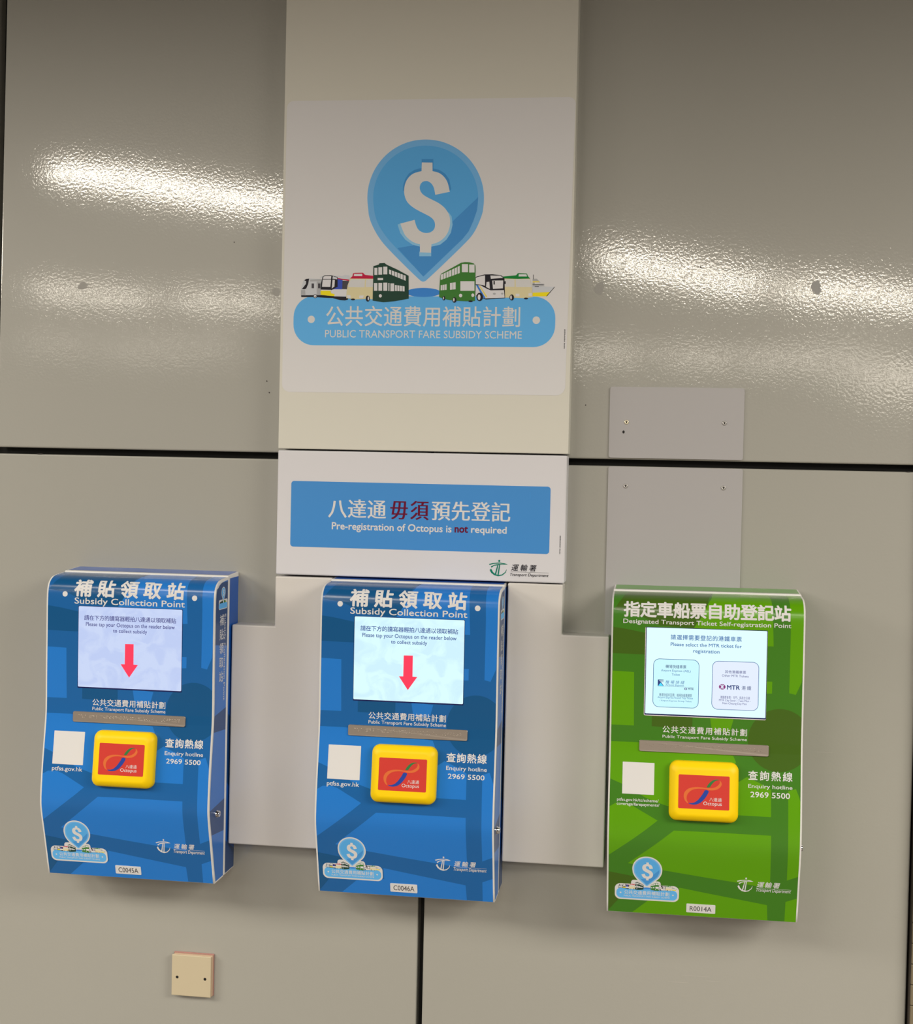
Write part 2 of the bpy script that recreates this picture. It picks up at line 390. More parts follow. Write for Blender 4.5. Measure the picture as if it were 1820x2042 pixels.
  "S": [[-482.7,2127.1],[-461.2,2126.5],[-460.8,2109.8],[-453.3,2108.0],[-449.3,2106.7],[-446.3,2105.3],[-443.5,2103.6],[-440.9,2101.6],[-438.5,2099.4],[-436.3,2097.0],[-434.3,2094.4],[-432.4,2091.6],[-430.8,2088.4],[-429.3,2084.6],[-427.7,2079.3],[-425.2,2068.8],[-454.3,2063.0],[-455.6,2070.1],[-456.5,2073.8],[-457.3,2076.6],[-458.4,2079.1],[-459.6,2081.3],[-460.9,2083.3],[-462.4,2085.1],[-464.0,2086.6],[-465.9,2087.9],[-467.6,2088.9],[-469.1,2089.6],[-470.5,2090.1],[-471.8,2090.3],[-473.2,2090.4],[-474.6,2090.3],[-476.1,2090.1],[-477.6,2089.8],[-479.0,2089.3],[-480.3,2088.6],[-481.5,2087.7],[-482.6,2086.6],[-483.6,2085.3],[-484.4,2083.9],[-485.0,2082.3],[-485.5,2080.5],[-485.8,2078.8],[-485.8,2077.0],[-485.6,2075.3],[-485.2,2073.5],[-484.7,2071.8],[-483.9,2070.2],[-483.0,2068.6],[-482.0,2067.1],[-480.7,2065.6],[-479.3,2064.2],[-477.7,2062.9],[-475.8,2061.6],[-473.6,2060.2],[-470.8,2058.7],[-467.6,2057.0],[-464.0,2055.2],[-460.5,2053.5],[-457.2,2051.9],[-453.9,2050.3],[-450.8,2048.8],[-447.8,2047.1],[-445.0,2045.3],[-442.2,2043.4],[-439.6,2041.4],[-437.2,2039.3],[-435.0,2037.2],[-433.0,2035.0],[-431.2,2032.7],[-429.5,2030.4],[-428.0,2028.0],[-426.8,2025.5],[-425.7,2023.0],[-424.8,2020.4],[-424.1,2017.6],[-423.6,2014.7],[-423.3,2011.7],[-423.2,2008.8],[-423.2,2005.9],[-423.5,2003.1],[-423.9,2000.3],[-424.5,1997.6],[-425.2,1995.0],[-426.1,1992.4],[-427.0,1989.9],[-428.2,1987.5],[-429.5,1985.1],[-431.1,1982.8],[-432.8,1980.5],[-434.8,1978.3],[-437.1,1976.2],[-439.6,1974.1],[-442.4,1972.1],[-445.3,1970.4],[-448.3,1969.0],[-452.3,1967.6],[-459.8,1965.6],[-460.5,1949.1],[-482.7,1949.7],[-483.0,1965.6],[-489.1,1967.1],[-492.4,1968.1],[-495.0,1969.2],[-497.7,1970.5],[-500.3,1972.1],[-502.8,1973.8],[-505.3,1975.7],[-507.7,1977.7],[-510.1,1980.0],[-512.2,1982.4],[-514.1,1984.9],[-515.7,1987.6],[-517.0,1990.4],[-518.3,1993.2],[-519.5,1996.1],[-521.0,1999.8],[-523.4,2006.7],[-494.7,2014.0],[-493.2,2008.1],[-492.2,2004.9],[-491.3,2002.5],[-490.2,2000.1],[-489.0,1997.8],[-487.6,1995.8],[-486.1,1994.0],[-484.4,1992.5],[-482.5,1991.3],[-480.6,1990.2],[-478.5,1989.3],[-476.3,1988.6],[-474.0,1988.1],[-471.7,1987.8],[-469.4,1987.8],[-467.1,1988.1],[-464.8,1988.5],[-462.7,1989.2],[-460.8,1990.1],[-459.1,1991.2],[-457.5,1992.4],[-456.3,1993.9],[-455.2,1995.5],[-454.4,1997.3],[-453.8,1999.3],[-453.5,2001.4],[-453.4,2003.5],[-453.6,2005.7],[-454.0,2008.0],[-454.7,2010.1],[-455.7,2012.1],[-457.0,2014.0],[-458.6,2015.8],[-460.3,2017.4],[-462.3,2018.9],[-464.4,2020.3],[-466.8,2021.6],[-469.4,2023.0],[-472.4,2024.5],[-475.7,2026.2],[-479.3,2028.0],[-483.0,2029.8],[-486.6,2031.7],[-490.3,2033.7],[-493.9,2035.7],[-497.3,2037.8],[-500.4,2040.0],[-503.3,2042.2],[-505.9,2044.5],[-508.2,2046.8],[-510.2,2049.2],[-511.9,2051.7],[-513.2,2054.2],[-514.4,2056.9],[-515.3,2059.6],[-516.1,2062.5],[-516.7,2065.6],[-517.1,2068.5],[-517.3,2071.2],[-517.2,2073.9],[-517.0,2076.4],[-516.7,2078.9],[-516.2,2081.4],[-515.7,2083.9],[-514.9,2086.4],[-514.0,2088.9],[-512.9,2091.3],[-511.6,2093.6],[-510.1,2095.8],[-508.4,2098.0],[-506.5,2100.0],[-504.4,2101.8],[-502.2,2103.6],[-499.5,2105.1],[-496.3,2106.5],[-491.8,2107.9],[-482.8,2110.0]],
  "Sdark": [[[-483.3,2133.7],[-459.7,2133.5],[-459.2,2109.8],[-482.8,2110.0]],[[-516.5,2070.1],[-519.7,2072.1],[-518.9,2084.2],[-515.6,2094.7],[-508.6,2105.3],[-496.8,2112.8],[-480.5,2116.8],[-480.2,2106.0],[-504.7,2096.2]],[[-462.0,2115.4],[-447.6,2112.3],[-435.1,2104.1],[-427.1,2093.4],[-422.6,2074.4],[-426.2,2068.4],[-439.0,2093.6],[-461.8,2105.8]]],
  "Slite": [[[-521.4,2007.7],[-529.2,2004.7],[-523.0,1987.5],[-512.4,1974.4],[-497.8,1964.8],[-481.3,1960.6],[-481.4,1969.2],[-506.3,1977.4]],[[-461.7,1960.5],[-442.3,1964.7],[-429.9,1974.7],[-421.4,1988.1],[-418.2,2004.2],[-420.6,2020.2],[-427.4,2029.3],[-424.6,1996.2],[-446.6,1971.2],[-461.9,1967.2]],[[-484.1,1951.1],[-460.1,1951.1],[-459.9,1942.0],[-483.9,1942.0]]],
  "veh": {"train":[["grey",[[-724.1,1860.8],[-724.4,1876.2],[-721.4,1887.0],[-719.2,1894.8],[-708.9,1897.9],[-681.8,1897.1],[-681.1,1860.9]]],["midgrey",[[-724.4,1874.7],[-715.6,1874.7],[-714.6,1864.6],[-724.2,1864.6]]],["ink",[[-722.8,1876.5],[-718.9,1880.9],[-714.2,1887.0],[-713.9,1892.5],[-718.1,1894.0],[-713.6,1897.1],[-707.7,1897.6],[-709.5,1887.1],[-713.3,1877.8],[-716.4,1876.2]]],["midgrey",[[-705.6,1895.6],[-681.8,1896.7],[-681.7,1892.5],[-705.6,1891.7]]],["midgrey",[[-692.0,1891.7],[-681.7,1891.7],[-681.1,1864.7],[-691.5,1864.7]]],["ink2",[[-702.6,1887.8],[-697.5,1887.8],[-697.3,1878.3],[-702.4,1878.3]]],["ink2",[[-689.2,1887.9],[-684.1,1887.9],[-684.0,1878.3],[-689.0,1878.3]]],["ink",[[-723.7,1864.2],[-681.1,1864.7],[-655.7,1862.5],[-655.6,1858.7],[-676.3,1859.4],[-692.2,1860.5],[-723.3,1860.5]]],["ink",[[-690.6,1862.4],[-691.0,1860.7],[-692.1,1859.4],[-693.7,1858.6],[-695.4,1858.6],[-697.1,1859.4],[-698.2,1860.7],[-698.6,1862.4],[-698.2,1864.1],[-697.2,1865.4],[-695.6,1866.1],[-693.8,1866.2],[-692.2,1865.4],[-691.1,1864.1]]],["white",[[-691.8,1862.4],[-692.0,1861.2],[-692.8,1860.2],[-693.9,1859.7],[-695.2,1859.7],[-696.4,1860.2],[-697.2,1861.2],[-697.5,1862.4],[-697.2,1863.6],[-696.5,1864.6],[-695.3,1865.1],[-694.0,1865.1],[-692.9,1864.6],[-692.1,1863.6]]],["ink2",[[-696.2,1862.8],[-692.6,1862.9],[-692.5,1861.9],[-696.2,1861.9]]],["grey",[[-626.3,1900.3],[-629.3,1898.8],[-637.6,1897.6],[-649.7,1896.9],[-663.1,1896.9],[-675.2,1897.6],[-683.6,1898.7],[-686.6,1900.2],[-683.7,1901.7],[-675.3,1902.9],[-663.2,1903.5],[-649.8,1903.5],[-637.7,1902.9],[-629.4,1901.7]]]],"light_rail":[["grey",[[-650.1,1899.5],[-634.3,1904.9],[-624.8,1904.1],[-624.7,1894.9],[-650.0,1894.9]]],["red",[[-650.1,1898.7],[-625.5,1895.7],[-625.9,1893.0],[-650.0,1896.7]]],["blue",[[-650.0,1897.0],[-638.9,1894.9],[-639.3,1876.4],[-659.1,1875.6]]],["ink2",[[-639.2,1893.6],[-625.9,1893.0],[-627.4,1876.4],[-639.3,1876.7]]],["white",[[-663.8,1874.0],[-656.0,1876.4],[-627.4,1876.1],[-629.5,1861.8],[-655.7,1862.2]]],["ink",[[-683.7,1875.5],[-682.9,1888.6],[-680.0,1901.7],[-675.6,1904.1],[-662.9,1904.4],[-649.2,1900.7],[-648.8,1881.3],[-661.5,1874.5],[-675.0,1874.5]]],["white",[[-679.2,1897.1],[-678.1,1901.6],[-673.9,1902.8],[-662.2,1902.8],[-662.7,1897.1]]],["white",[[-680.8,1881.2],[-679.8,1895.7],[-662.7,1895.8],[-663.7,1881.0]]],["grey",[[-658.9,1902.2],[-650.1,1899.8],[-650.0,1896.1],[-659.9,1897.6]]],["white",[[-659.5,1895.6],[-654.7,1894.8],[-655.3,1881.8],[-660.7,1877.9]]],["white",[[-683.3,1875.5],[-662.3,1875.1],[-663.5,1872.0],[-681.3,1872.5]]],["yellow",[[-683.7,1873.5],[-663.5,1873.6],[-662.2,1868.6],[-654.5,1866.8],[-655.4,1862.5],[-683.5,1865.2]]],["ink",[[-657.6,1862.2],[-627.9,1861.4],[-626.7,1856.1],[-633.3,1854.1],[-642.8,1854.8],[-657.2,1858.2]]],["white",[[-655.8,1869.0],[-641.6,1872.6],[-630.5,1873.3],[-630.5,1871.8],[-641.6,1871.0],[-654.2,1867.1]]]],"red_minibus":[["cream",[[-630.6,1858.7],[-630.2,1870.3],[-628.4,1884.1],[-623.4,1897.7],[-575.1,1898.3],[-575.3,1856.3],[-586.0,1857.3],[-612.8,1856.2]]],["pale",[[-627.5,1880.7],[-625.8,1888.7],[-621.8,1896.4],[-592.8,1896.5],[-593.6,1880.2]]],["pale",[[-590.7,1895.8],[-575.8,1896.5],[-576.1,1881.1],[-591.2,1880.8]]],["red",[[-623.9,1897.7],[-618.8,1902.3],[-617.8,1908.0],[-613.9,1909.0],[-597.3,1909.3],[-593.3,1905.0],[-575.2,1903.2],[-575.0,1897.4]]],["white",[[-615.4,1906.9],[-598.9,1907.2],[-598.8,1902.6],[-616.1,1902.6]]],["white",[[-629.6,1864.9],[-622.1,1864.4],[-621.4,1859.2],[-628.7,1859.2]]],["white",[[-603.8,1863.9],[-594.8,1864.2],[-596.3,1858.8],[-604.2,1859.3]]],["ink",[[-612.7,1856.2],[-613.0,1855.4],[-614.2,1854.7],[-615.8,1854.4],[-617.6,1854.4],[-619.3,1854.7],[-620.4,1855.3],[-620.9,1856.1],[-620.5,1857.0],[-619.4,1857.6],[-617.7,1858.0],[-615.9,1858.0],[-614.2,1857.6],[-613.1,1857.0]]],["ink",[[-582.3,1858.0],[-582.6,1855.3],[-583.8,1853.2],[-585.4,1852.0],[-587.3,1852.0],[-589.1,1853.1],[-590.3,1855.3],[-590.8,1857.9],[-590.4,1860.6],[-589.3,1862.7],[-587.6,1863.9],[-585.7,1863.9],[-584.0,1862.8],[-582.7,1860.6]]],["white",[[-584.0,1858.3],[-584.1,1856.5],[-584.5,1855.1],[-585.0,1854.4],[-585.6,1854.4],[-586.2,1855.1],[-586.7,1856.5],[-586.8,1858.3],[-586.7,1860.0],[-586.4,1861.4],[-585.8,1862.1],[-585.2,1862.2],[-584.6,1861.4],[-584.2,1860.0]]]],"tram":[["dkgreen",[[-576.3,1922.5],[-565.4,1925.6],[-564.2,1928.2],[-553.7,1928.7],[-550.0,1925.6],[-527.6,1915.6],[-504.6,1903.4],[-503.4,1858.1],[-511.5,1856.5],[-531.7,1852.9],[-554.4,1850.8],[-576.5,1853.8]]],["white",[[-574.2,1919.2],[-568.1,1919.2],[-567.8,1904.9],[-573.9,1904.9]]],["white",[[-566.1,1920.2],[-558.5,1920.2],[-558.2,1905.4],[-565.8,1905.4]]],["white",[[-556.2,1921.3],[-548.0,1921.3],[-547.7,1906.0],[-555.9,1906.0]]],["white",[[-567.2,1898.8],[-556.2,1898.8],[-556.1,1894.7],[-567.1,1894.6]]],["white",[[-574.4,1888.8],[-567.5,1888.8],[-567.2,1873.5],[-574.1,1873.5]]],["white",[[-565.4,1889.1],[-557.9,1889.1],[-557.6,1873.5],[-565.1,1873.5]]],["white",[[-555.6,1889.6],[-547.4,1889.6],[-547.1,1873.5],[-555.2,1873.5]]],["white",[[-545.3,1888.9],[-543.0,1888.9],[-542.7,1873.1],[-545.0,1873.1]]],["white",[[-541.1,1888.1],[-533.6,1888.1],[-533.2,1872.7],[-540.8,1872.6]]],["white",[[-544.5,1915.9],[-539.8,1914.2],[-539.6,1905.1],[-544.3,1907.0]]],["white",[[-538.6,1913.7],[-533.9,1912.0],[-533.7,1902.8],[-538.4,1904.7]]],["white",[[-532.7,1911.6],[-528.0,1909.9],[-527.8,1900.4],[-532.5,1902.3]]],["white",[[-526.9,1909.5],[-522.1,1907.8],[-521.9,1898.1],[-526.7,1900.0]]],["white",[[-521.0,1907.3],[-516.3,1905.6],[-516.1,1895.8],[-520.8,1897.6]]],["white",[[-515.1,1905.2],[-510.4,1903.5],[-510.2,1893.4],[-514.9,1895.3]]],["white",[[-531.9,1885.0],[-527.7,1884.4],[-527.5,1873.0],[-531.6,1873.2]]],["white",[[-526.7,1884.3],[-522.6,1883.8],[-522.3,1872.8],[-526.5,1873.0]]],["white",[[-521.5,1883.6],[-517.4,1883.1],[-517.2,1872.5],[-521.3,1872.7]]],["white",[[-516.4,1883.0],[-512.2,1882.4],[-512.0,1872.3],[-516.1,1872.5]]],["white",[[-557.8,1863.4],[-558.1,1861.9],[-559.0,1860.8],[-560.2,1860.1],[-561.6,1860.1],[-562.9,1860.8],[-563.8,1861.9],[-564.1,1863.4],[-563.8,1864.9],[-563.0,1866.0],[-561.7,1866.7],[-560.3,1866.7],[-559.1,1866.0],[-558.2,1864.9]]]],"double_decker":[["busgreen",[[-442.1,1861.3],[-441.5,1887.7],[-440.5,1904.4],[-438.6,1907.6],[-399.6,1929.0],[-391.4,1930.4],[-383.1,1930.1],[-374.0,1927.6],[-371.1,1923.6],[-370.4,1915.5],[-370.2,1854.0],[-388.1,1853.3],[-409.6,1854.2],[-426.2,1856.4]]],["white",[[-397.9,1926.4],[-385.5,1926.4],[-385.2,1910.3],[-397.6,1910.3]]],["white",[[-383.4,1925.5],[-372.6,1925.5],[-372.3,1909.8],[-383.0,1909.8]]],["white",[[-400.2,1892.7],[-372.1,1892.7],[-371.7,1873.9],[-399.8,1873.8]]],["white",[[-439.7,1905.3],[-435.2,1907.4],[-435.0,1896.7],[-439.5,1895.1]]],["white",[[-434.1,1907.9],[-429.7,1910.0],[-429.5,1898.7],[-433.9,1897.1]]],["white",[[-428.6,1910.5],[-424.2,1912.6],[-423.9,1900.7],[-428.3,1899.1]]],["white",[[-423.1,1913.1],[-418.6,1915.2],[-418.4,1902.7],[-422.8,1901.1]]],["white",[[-417.5,1915.7],[-413.1,1917.8],[-412.8,1904.7],[-417.2,1903.1]]],["white",[[-412.0,1918.3],[-407.6,1920.4],[-407.3,1906.7],[-411.7,1905.1]]],["white",[[-406.5,1920.9],[-402.1,1923.0],[-401.7,1908.7],[-406.2,1907.1]]],["white",[[-439.4,1884.5],[-436.0,1885.2],[-435.8,1875.0],[-439.2,1874.7]]],["white",[[-435.2,1885.4],[-431.8,1886.0],[-431.6,1875.3],[-435.0,1875.0]]],["white",[[-431.0,1886.2],[-427.6,1886.8],[-427.4,1875.6],[-430.8,1875.4]]],["white",[[-420.9,1889.1],[-415.6,1889.8],[-415.3,1876.2],[-420.6,1875.7]]],["white",[[-414.9,1889.9],[-409.6,1890.7],[-409.3,1876.7],[-414.6,1876.2]]],["white",[[-395.7,1864.5],[-396.0,1863.0],[-396.9,1861.7],[-398.2,1861.0],[-399.7,1861.0],[-401.1,1861.7],[-402.0,1862.9],[-402.4,1864.5],[-402.1,1866.1],[-401.2,1867.3],[-399.9,1868.0],[-398.4,1868.0],[-397.1,1867.3],[-396.1,1866.1]]],["white",[[-371.8,1865.1],[-372.1,1863.5],[-372.9,1862.3],[-374.0,1861.6],[-375.4,1861.6],[-376.6,1862.3],[-377.4,1863.5],[-377.7,1865.1],[-377.5,1866.6],[-376.7,1867.9],[-375.5,1868.6],[-374.2,1868.6],[-373.0,1867.9],[-372.1,1866.6]]],["ink",[[-429.8,1859.2],[-430.0,1857.3],[-430.8,1855.8],[-431.9,1854.9],[-433.1,1854.9],[-434.3,1855.7],[-435.1,1857.3],[-435.4,1859.2],[-435.2,1861.1],[-434.4,1862.6],[-433.3,1863.5],[-432.1,1863.5],[-430.9,1862.6],[-430.1,1861.1]]],["white",[[-432.3,1859.4],[-432.3,1858.2],[-432.6,1857.3],[-433.0,1856.8],[-433.4,1856.8],[-433.8,1857.3],[-434.1,1858.2],[-434.3,1859.4],[-434.2,1860.5],[-433.9,1861.4],[-433.5,1861.9],[-433.1,1861.9],[-432.7,1861.4],[-432.4,1860.5]]],["ink",[[-407.1,1855.9],[-407.5,1853.4],[-408.6,1851.5],[-410.2,1850.4],[-412.1,1850.4],[-413.8,1851.5],[-415.0,1853.4],[-415.4,1855.8],[-415.1,1858.2],[-414.0,1860.2],[-412.3,1861.2],[-410.5,1861.2],[-408.8,1860.2],[-407.6,1858.3]]],["white",[[-411.0,1856.2],[-411.1,1854.6],[-411.5,1853.4],[-412.0,1852.7],[-412.7,1852.7],[-413.3,1853.4],[-413.8,1854.6],[-413.9,1856.2],[-413.8,1857.7],[-413.4,1859.0],[-412.9,1859.7],[-412.2,1859.7],[-411.6,1859.0],[-411.1,1857.7]]],["ink",[[-374.7,1853.4],[-375.1,1852.7],[-376.3,1852.1],[-378.0,1851.8],[-379.9,1851.8],[-381.6,1852.1],[-382.8,1852.6],[-383.3,1853.3],[-382.9,1854.0],[-381.7,1854.6],[-380.0,1854.9],[-378.1,1854.9],[-376.3,1854.6],[-375.1,1854.1]]]],"coach":[["ink",[[-370.6,1900.0],[-367.7,1902.1],[-352.1,1906.1],[-336.5,1906.4],[-319.2,1904.5],[-312.5,1898.5],[-310.5,1859.6],[-348.6,1857.0],[-368.5,1863.8]]],["white",[[-369.6,1899.2],[-366.8,1900.8],[-351.3,1904.4],[-350.8,1883.8],[-359.1,1885.9],[-369.3,1887.0]]],["white",[[-340.6,1904.1],[-320.8,1903.5],[-315.0,1899.3],[-339.6,1897.6]]],["white",[[-369.3,1885.2],[-359.0,1884.3],[-349.0,1878.9],[-339.9,1874.9],[-313.1,1875.3],[-311.5,1860.7],[-349.4,1859.0],[-368.5,1865.1]]],["white",[[-348.0,1891.1],[-342.4,1891.9],[-341.1,1877.8],[-348.8,1881.4]]],["white",[[-336.7,1894.1],[-314.9,1894.4],[-315.2,1878.9],[-334.9,1877.8]]],["ink",[[-334.2,1893.6],[-331.6,1893.6],[-331.4,1886.3],[-334.1,1886.3]]],["blue2",[[-369.3,1885.9],[-364.7,1884.9],[-349.3,1859.9],[-353.5,1859.3]]],["yellow2",[[-363.0,1884.0],[-360.3,1883.3],[-345.7,1862.2],[-348.3,1860.9]]],["ink",[[-354.4,1861.9],[-355.0,1858.2],[-356.8,1855.3],[-359.4,1853.6],[-362.3,1853.6],[-365.0,1855.2],[-366.9,1858.2],[-367.6,1861.8],[-367.0,1865.5],[-365.3,1868.5],[-362.7,1870.1],[-359.7,1870.1],[-357.1,1868.5],[-355.2,1865.5]]],["white",[[-359.4,1861.5],[-359.6,1859.1],[-360.3,1857.2],[-361.4,1856.1],[-362.7,1856.1],[-363.8,1857.2],[-364.6,1859.1],[-365.0,1861.5],[-364.7,1863.9],[-364.0,1865.8],[-362.9,1866.9],[-361.7,1866.9],[-360.5,1865.9],[-359.7,1863.9]]],["midgrey",[[-329.1,1868.1],[-329.3,1867.3],[-330.1,1866.6],[-331.3,1866.2],[-332.6,1866.2],[-333.8,1866.6],[-334.7,1867.3],[-335.0,1868.1],[-334.7,1868.9],[-333.9,1869.6],[-332.7,1870.0],[-331.4,1870.0],[-330.2,1869.6],[-329.4,1869.0]]],["midgrey",[[-314.0,1868.5],[-314.2,1867.6],[-314.8,1867.0],[-315.7,1866.6],[-316.7,1866.6],[-317.7,1867.0],[-318.3,1867.6],[-318.6,1868.5],[-318.4,1869.3],[-317.7,1870.0],[-316.8,1870.4],[-315.8,1870.4],[-314.9,1870.0],[-314.2,1869.3]]]],"green_minibus":[["cream",[[-311.7,1860.7],[-313.2,1879.8],[-315.8,1898.5],[-262.3,1898.0],[-258.3,1884.8],[-255.8,1861.9],[-273.2,1859.7],[-294.5,1860.8]]],["pale",[[-314.9,1896.8],[-292.7,1896.9],[-292.3,1881.8],[-312.2,1882.1]]],["pale",[[-290.4,1897.2],[-262.6,1896.9],[-258.0,1881.6],[-289.5,1881.5]]],["roofgreen",[[-317.0,1901.9],[-289.7,1904.5],[-286.1,1908.7],[-268.6,1908.0],[-266.3,1902.9],[-261.8,1898.0],[-287.1,1897.5],[-315.8,1898.3]]],["white",[[-284.4,1906.4],[-269.4,1906.4],[-268.0,1902.2],[-284.8,1902.2]]],["white",[[-289.7,1868.5],[-282.2,1868.6],[-282.1,1863.4],[-289.6,1863.4]]],["white",[[-264.4,1869.4],[-257.8,1869.4],[-257.6,1864.4],[-264.3,1864.4]]],["ink",[[-292.7,1861.1],[-293.1,1858.5],[-294.3,1856.4],[-296.1,1855.2],[-298.1,1855.2],[-300.0,1856.4],[-301.3,1858.5],[-301.8,1861.1],[-301.5,1863.7],[-300.2,1865.8],[-298.4,1866.9],[-296.4,1866.9],[-294.5,1865.8],[-293.2,1863.7]]],["white",[[-297.1,1861.2],[-297.2,1859.4],[-297.6,1857.9],[-298.3,1857.1],[-299.0,1857.1],[-299.7,1857.9],[-300.2,1859.4],[-300.4,1861.2],[-300.3,1863.1],[-299.8,1864.5],[-299.2,1865.3],[-298.5,1865.3],[-297.8,1864.5],[-297.3,1863.1]]],["ink",[[-264.9,1859.2],[-265.3,1858.5],[-266.4,1857.8],[-268.1,1857.5],[-270.0,1857.5],[-271.7,1857.8],[-272.9,1858.4],[-273.3,1859.2],[-272.9,1860.0],[-271.8,1860.6],[-270.1,1861.0],[-268.2,1861.0],[-266.5,1860.6],[-265.3,1860.0]]],["ink",[[-312.2,1892.8],[-309.9,1892.8],[-309.8,1887.3],[-312.1,1887.3]]]],"ship":[["yellow",[[-256.3,1871.9],[-222.2,1872.4],[-228.2,1863.5],[-256.1,1863.5]]],["grey",[[-257.4,1883.2],[-246.0,1883.8],[-237.9,1882.9],[-212.7,1882.0],[-222.2,1872.0],[-256.3,1870.6]]],["midgrey",[[-256.9,1897.7],[-248.8,1898.0],[-243.8,1892.9],[-233.0,1883.5],[-256.6,1882.9]]],["yellow2",[[-256.8,1893.2],[-244.6,1893.2],[-242.6,1891.0],[-256.8,1890.3]]],["white",[[-252.7,1890.6],[-240.5,1890.3],[-237.7,1887.7],[-252.6,1887.4]]],["ink",[[-257.0,1887.2],[-233.9,1887.3],[-233.9,1886.3],[-257.0,1886.2]]],["ink",[[-256.1,1905.8],[-255.0,1905.8],[-254.8,1896.9],[-255.9,1896.9]]],["ink",[[-213.8,1882.0],[-212.5,1882.0],[-228.0,1863.4],[-229.3,1863.9]]],["ink",[[-252.5,1883.2],[-244.4,1883.2],[-244.4,1882.1],[-252.5,1882.1]]]]}},
 "TD": {"parts":[[[-331.0,1335.5],[-323.4,1337.8],[-310.3,1339.1],[-300.3,1338.2],[-293.5,1335.8],[-298.7,1335.5],[-308.7,1337.4],[-320.3,1336.3],[-329.4,1333.7]],[[-327.1,1330.8],[-320.2,1334.4],[-311.8,1336.0],[-309.5,1336.1],[-297.9,1335.7],[-293.5,1335.7],[-307.9,1334.8],[-314.0,1333.5],[-320.2,1332.5],[-325.5,1328.5]],[[-314.0,1333.7],[-312.2,1333.7],[-316.3,1315.1],[-318.9,1316.1]],[[-310.4,1335.1],[-308.5,1335.2],[-311.0,1314.1],[-313.6,1313.6]],[[-329.2,1323.8],[-326.2,1326.6],[-323.0,1320.6],[-318.3,1316.1],[-311.3,1314.5],[-304.4,1315.8],[-298.4,1320.6],[-295.8,1326.0],[-295.4,1324.9],[-297.2,1319.5],[-303.6,1313.9],[-312.0,1312.0],[-319.7,1313.7],[-326.0,1318.2]]],"dot":[-310.5,1342.3]}}

# ---------------------------------------------------------------- the setting
wb = structure(from_bm('wall_back', bevel_box(-4.2, 4.2, 0.034, 0.12, 0, CEIL), black_gap))
def panel(pts):
    return from_bm('wall_panel', extrude_poly(pts, 0.0, 0.033, 0.0032, 3), enamel, wb)
ZL, ZU = 1.5352, 1.5485
XS, XT = -0.4679, -0.4556
upper_left = panel([(-1.3965, ZU), (XS, ZU), (XS, CEIL - .005), (-1.3865, CEIL - .005)])
upper_right = panel([(XT, ZU), (0.499, ZU), (0.499, CEIL - .005), (XT, CEIL - .005)])
lower_left = panel([(-1.3955, 0.12), (XS, 0.12), (XS, ZL), (-1.3955, ZL)])
lower_right = panel([(XT, 0.12), (0.499, 0.12), (0.499, ZL), (XT, ZL)])
panel([(-2.35, ZU), (-1.412, ZU), (-1.408, CEIL - .005), (-2.35, CEIL - .005)])
panel([(-2.35, 0.12), (-1.411, 0.12), (-1.411, ZL), (-2.35, ZL)])
panel([(-3.3, ZU), (-2.366, ZU), (-2.366, CEIL - .005), (-3.3, CEIL - .005)])
panel([(-3.3, 0.12), (-2.366, 0.12), (-2.366, ZL), (-3.3, ZL)])
panel([(0.93, ZU), (1.86, ZU), (1.86, CEIL - .005), (0.93, CEIL - .005)])
panel([(0.93, 0.12), (1.86, 0.12), (1.86, ZL), (0.93, ZL)])
# tiled pilaster just past the right-hand panel
pil = structure(from_bm('wall_right', bevel_box(0.5035, 0.925, -0.012, 0.033, 0, CEIL), grout))
pitch = 0.0402
tile_mesh = {}
for c, (x0, x1) in enumerate(((0.504, 0.5155), (0.5170, 0.5560), (0.5575, 0.5965))):
    for r in range(2, 32):
        if c not in tile_mesh:
            bm = bevel_box(x0, x1, -0.0165, -0.0115, 0.0007, pitch - 0.0007, 0.0014, 1)
            o = from_bm('tile', bm, tile_m, pil, (0, 0, r * pitch + 0.0235))
            tile_mesh[c] = o
        else:
            o = tile_mesh[c].copy()
            o.location = (0, 0, r * pitch + 0.0235)
            COL.objects.link(o)
bm = bmesh.new()
for c in range(11):
    for r in range(2, 73):
        if c < 3 and r < 32:
            continue
        x0 = (0.504, 0.517)[c] if c < 2 else 0.517 + 0.0405 * (c - 1)
        x1 = 0.5155 if c == 0 else min(x0 + 0.039, 0.925)
        z0 = r * pitch + 0.0242
        if x0 > 0.92 or z0 + pitch > CEIL:
            continue
        vs = [bm.verts.new((x, y, z)) for x, z in ((x0, z0), (x1, z0), (x1, z0 + pitch - .0014), (x0, z0 + pitch - .0014)) for y in (-0.0165, -0.0115)]
        bm.faces.new((vs[0], vs[2], vs[4], vs[6]))
        for i in range(4):
            j = (i + 1) % 4
            bm.faces.new((vs[2 * i], vs[2 * i + 1], vs[2 * j + 1], vs[2 * j]))
o = from_bm('tiling', bm, tile_m, pil)
o['kind'] = 'stuff'
floor_m = mat('terrazzo_floor', (84, 70, 56), 0.35)
colour_noise(floor_m, 120, 0.2)
structure(from_bm('floor', bevel_box(-9, 9, -19, 0.12, -0.1, 0), floor_m))
ceil_m = mat('metal_ceiling', (70, 67, 60), 0.5)
structure(from_bm('ceiling', bevel_box(-9, 9, -19, 0.12, CEIL, CEIL + 0.1), ceil_m))
skirt_m = mat('skirting_stone', (60, 56, 52), 0.3)
structure(from_bm('baseboard_back', bevel_box(-3.3, 0.5, 0.0, 0.033, 0, 0.11, 0.002), skirt_m))

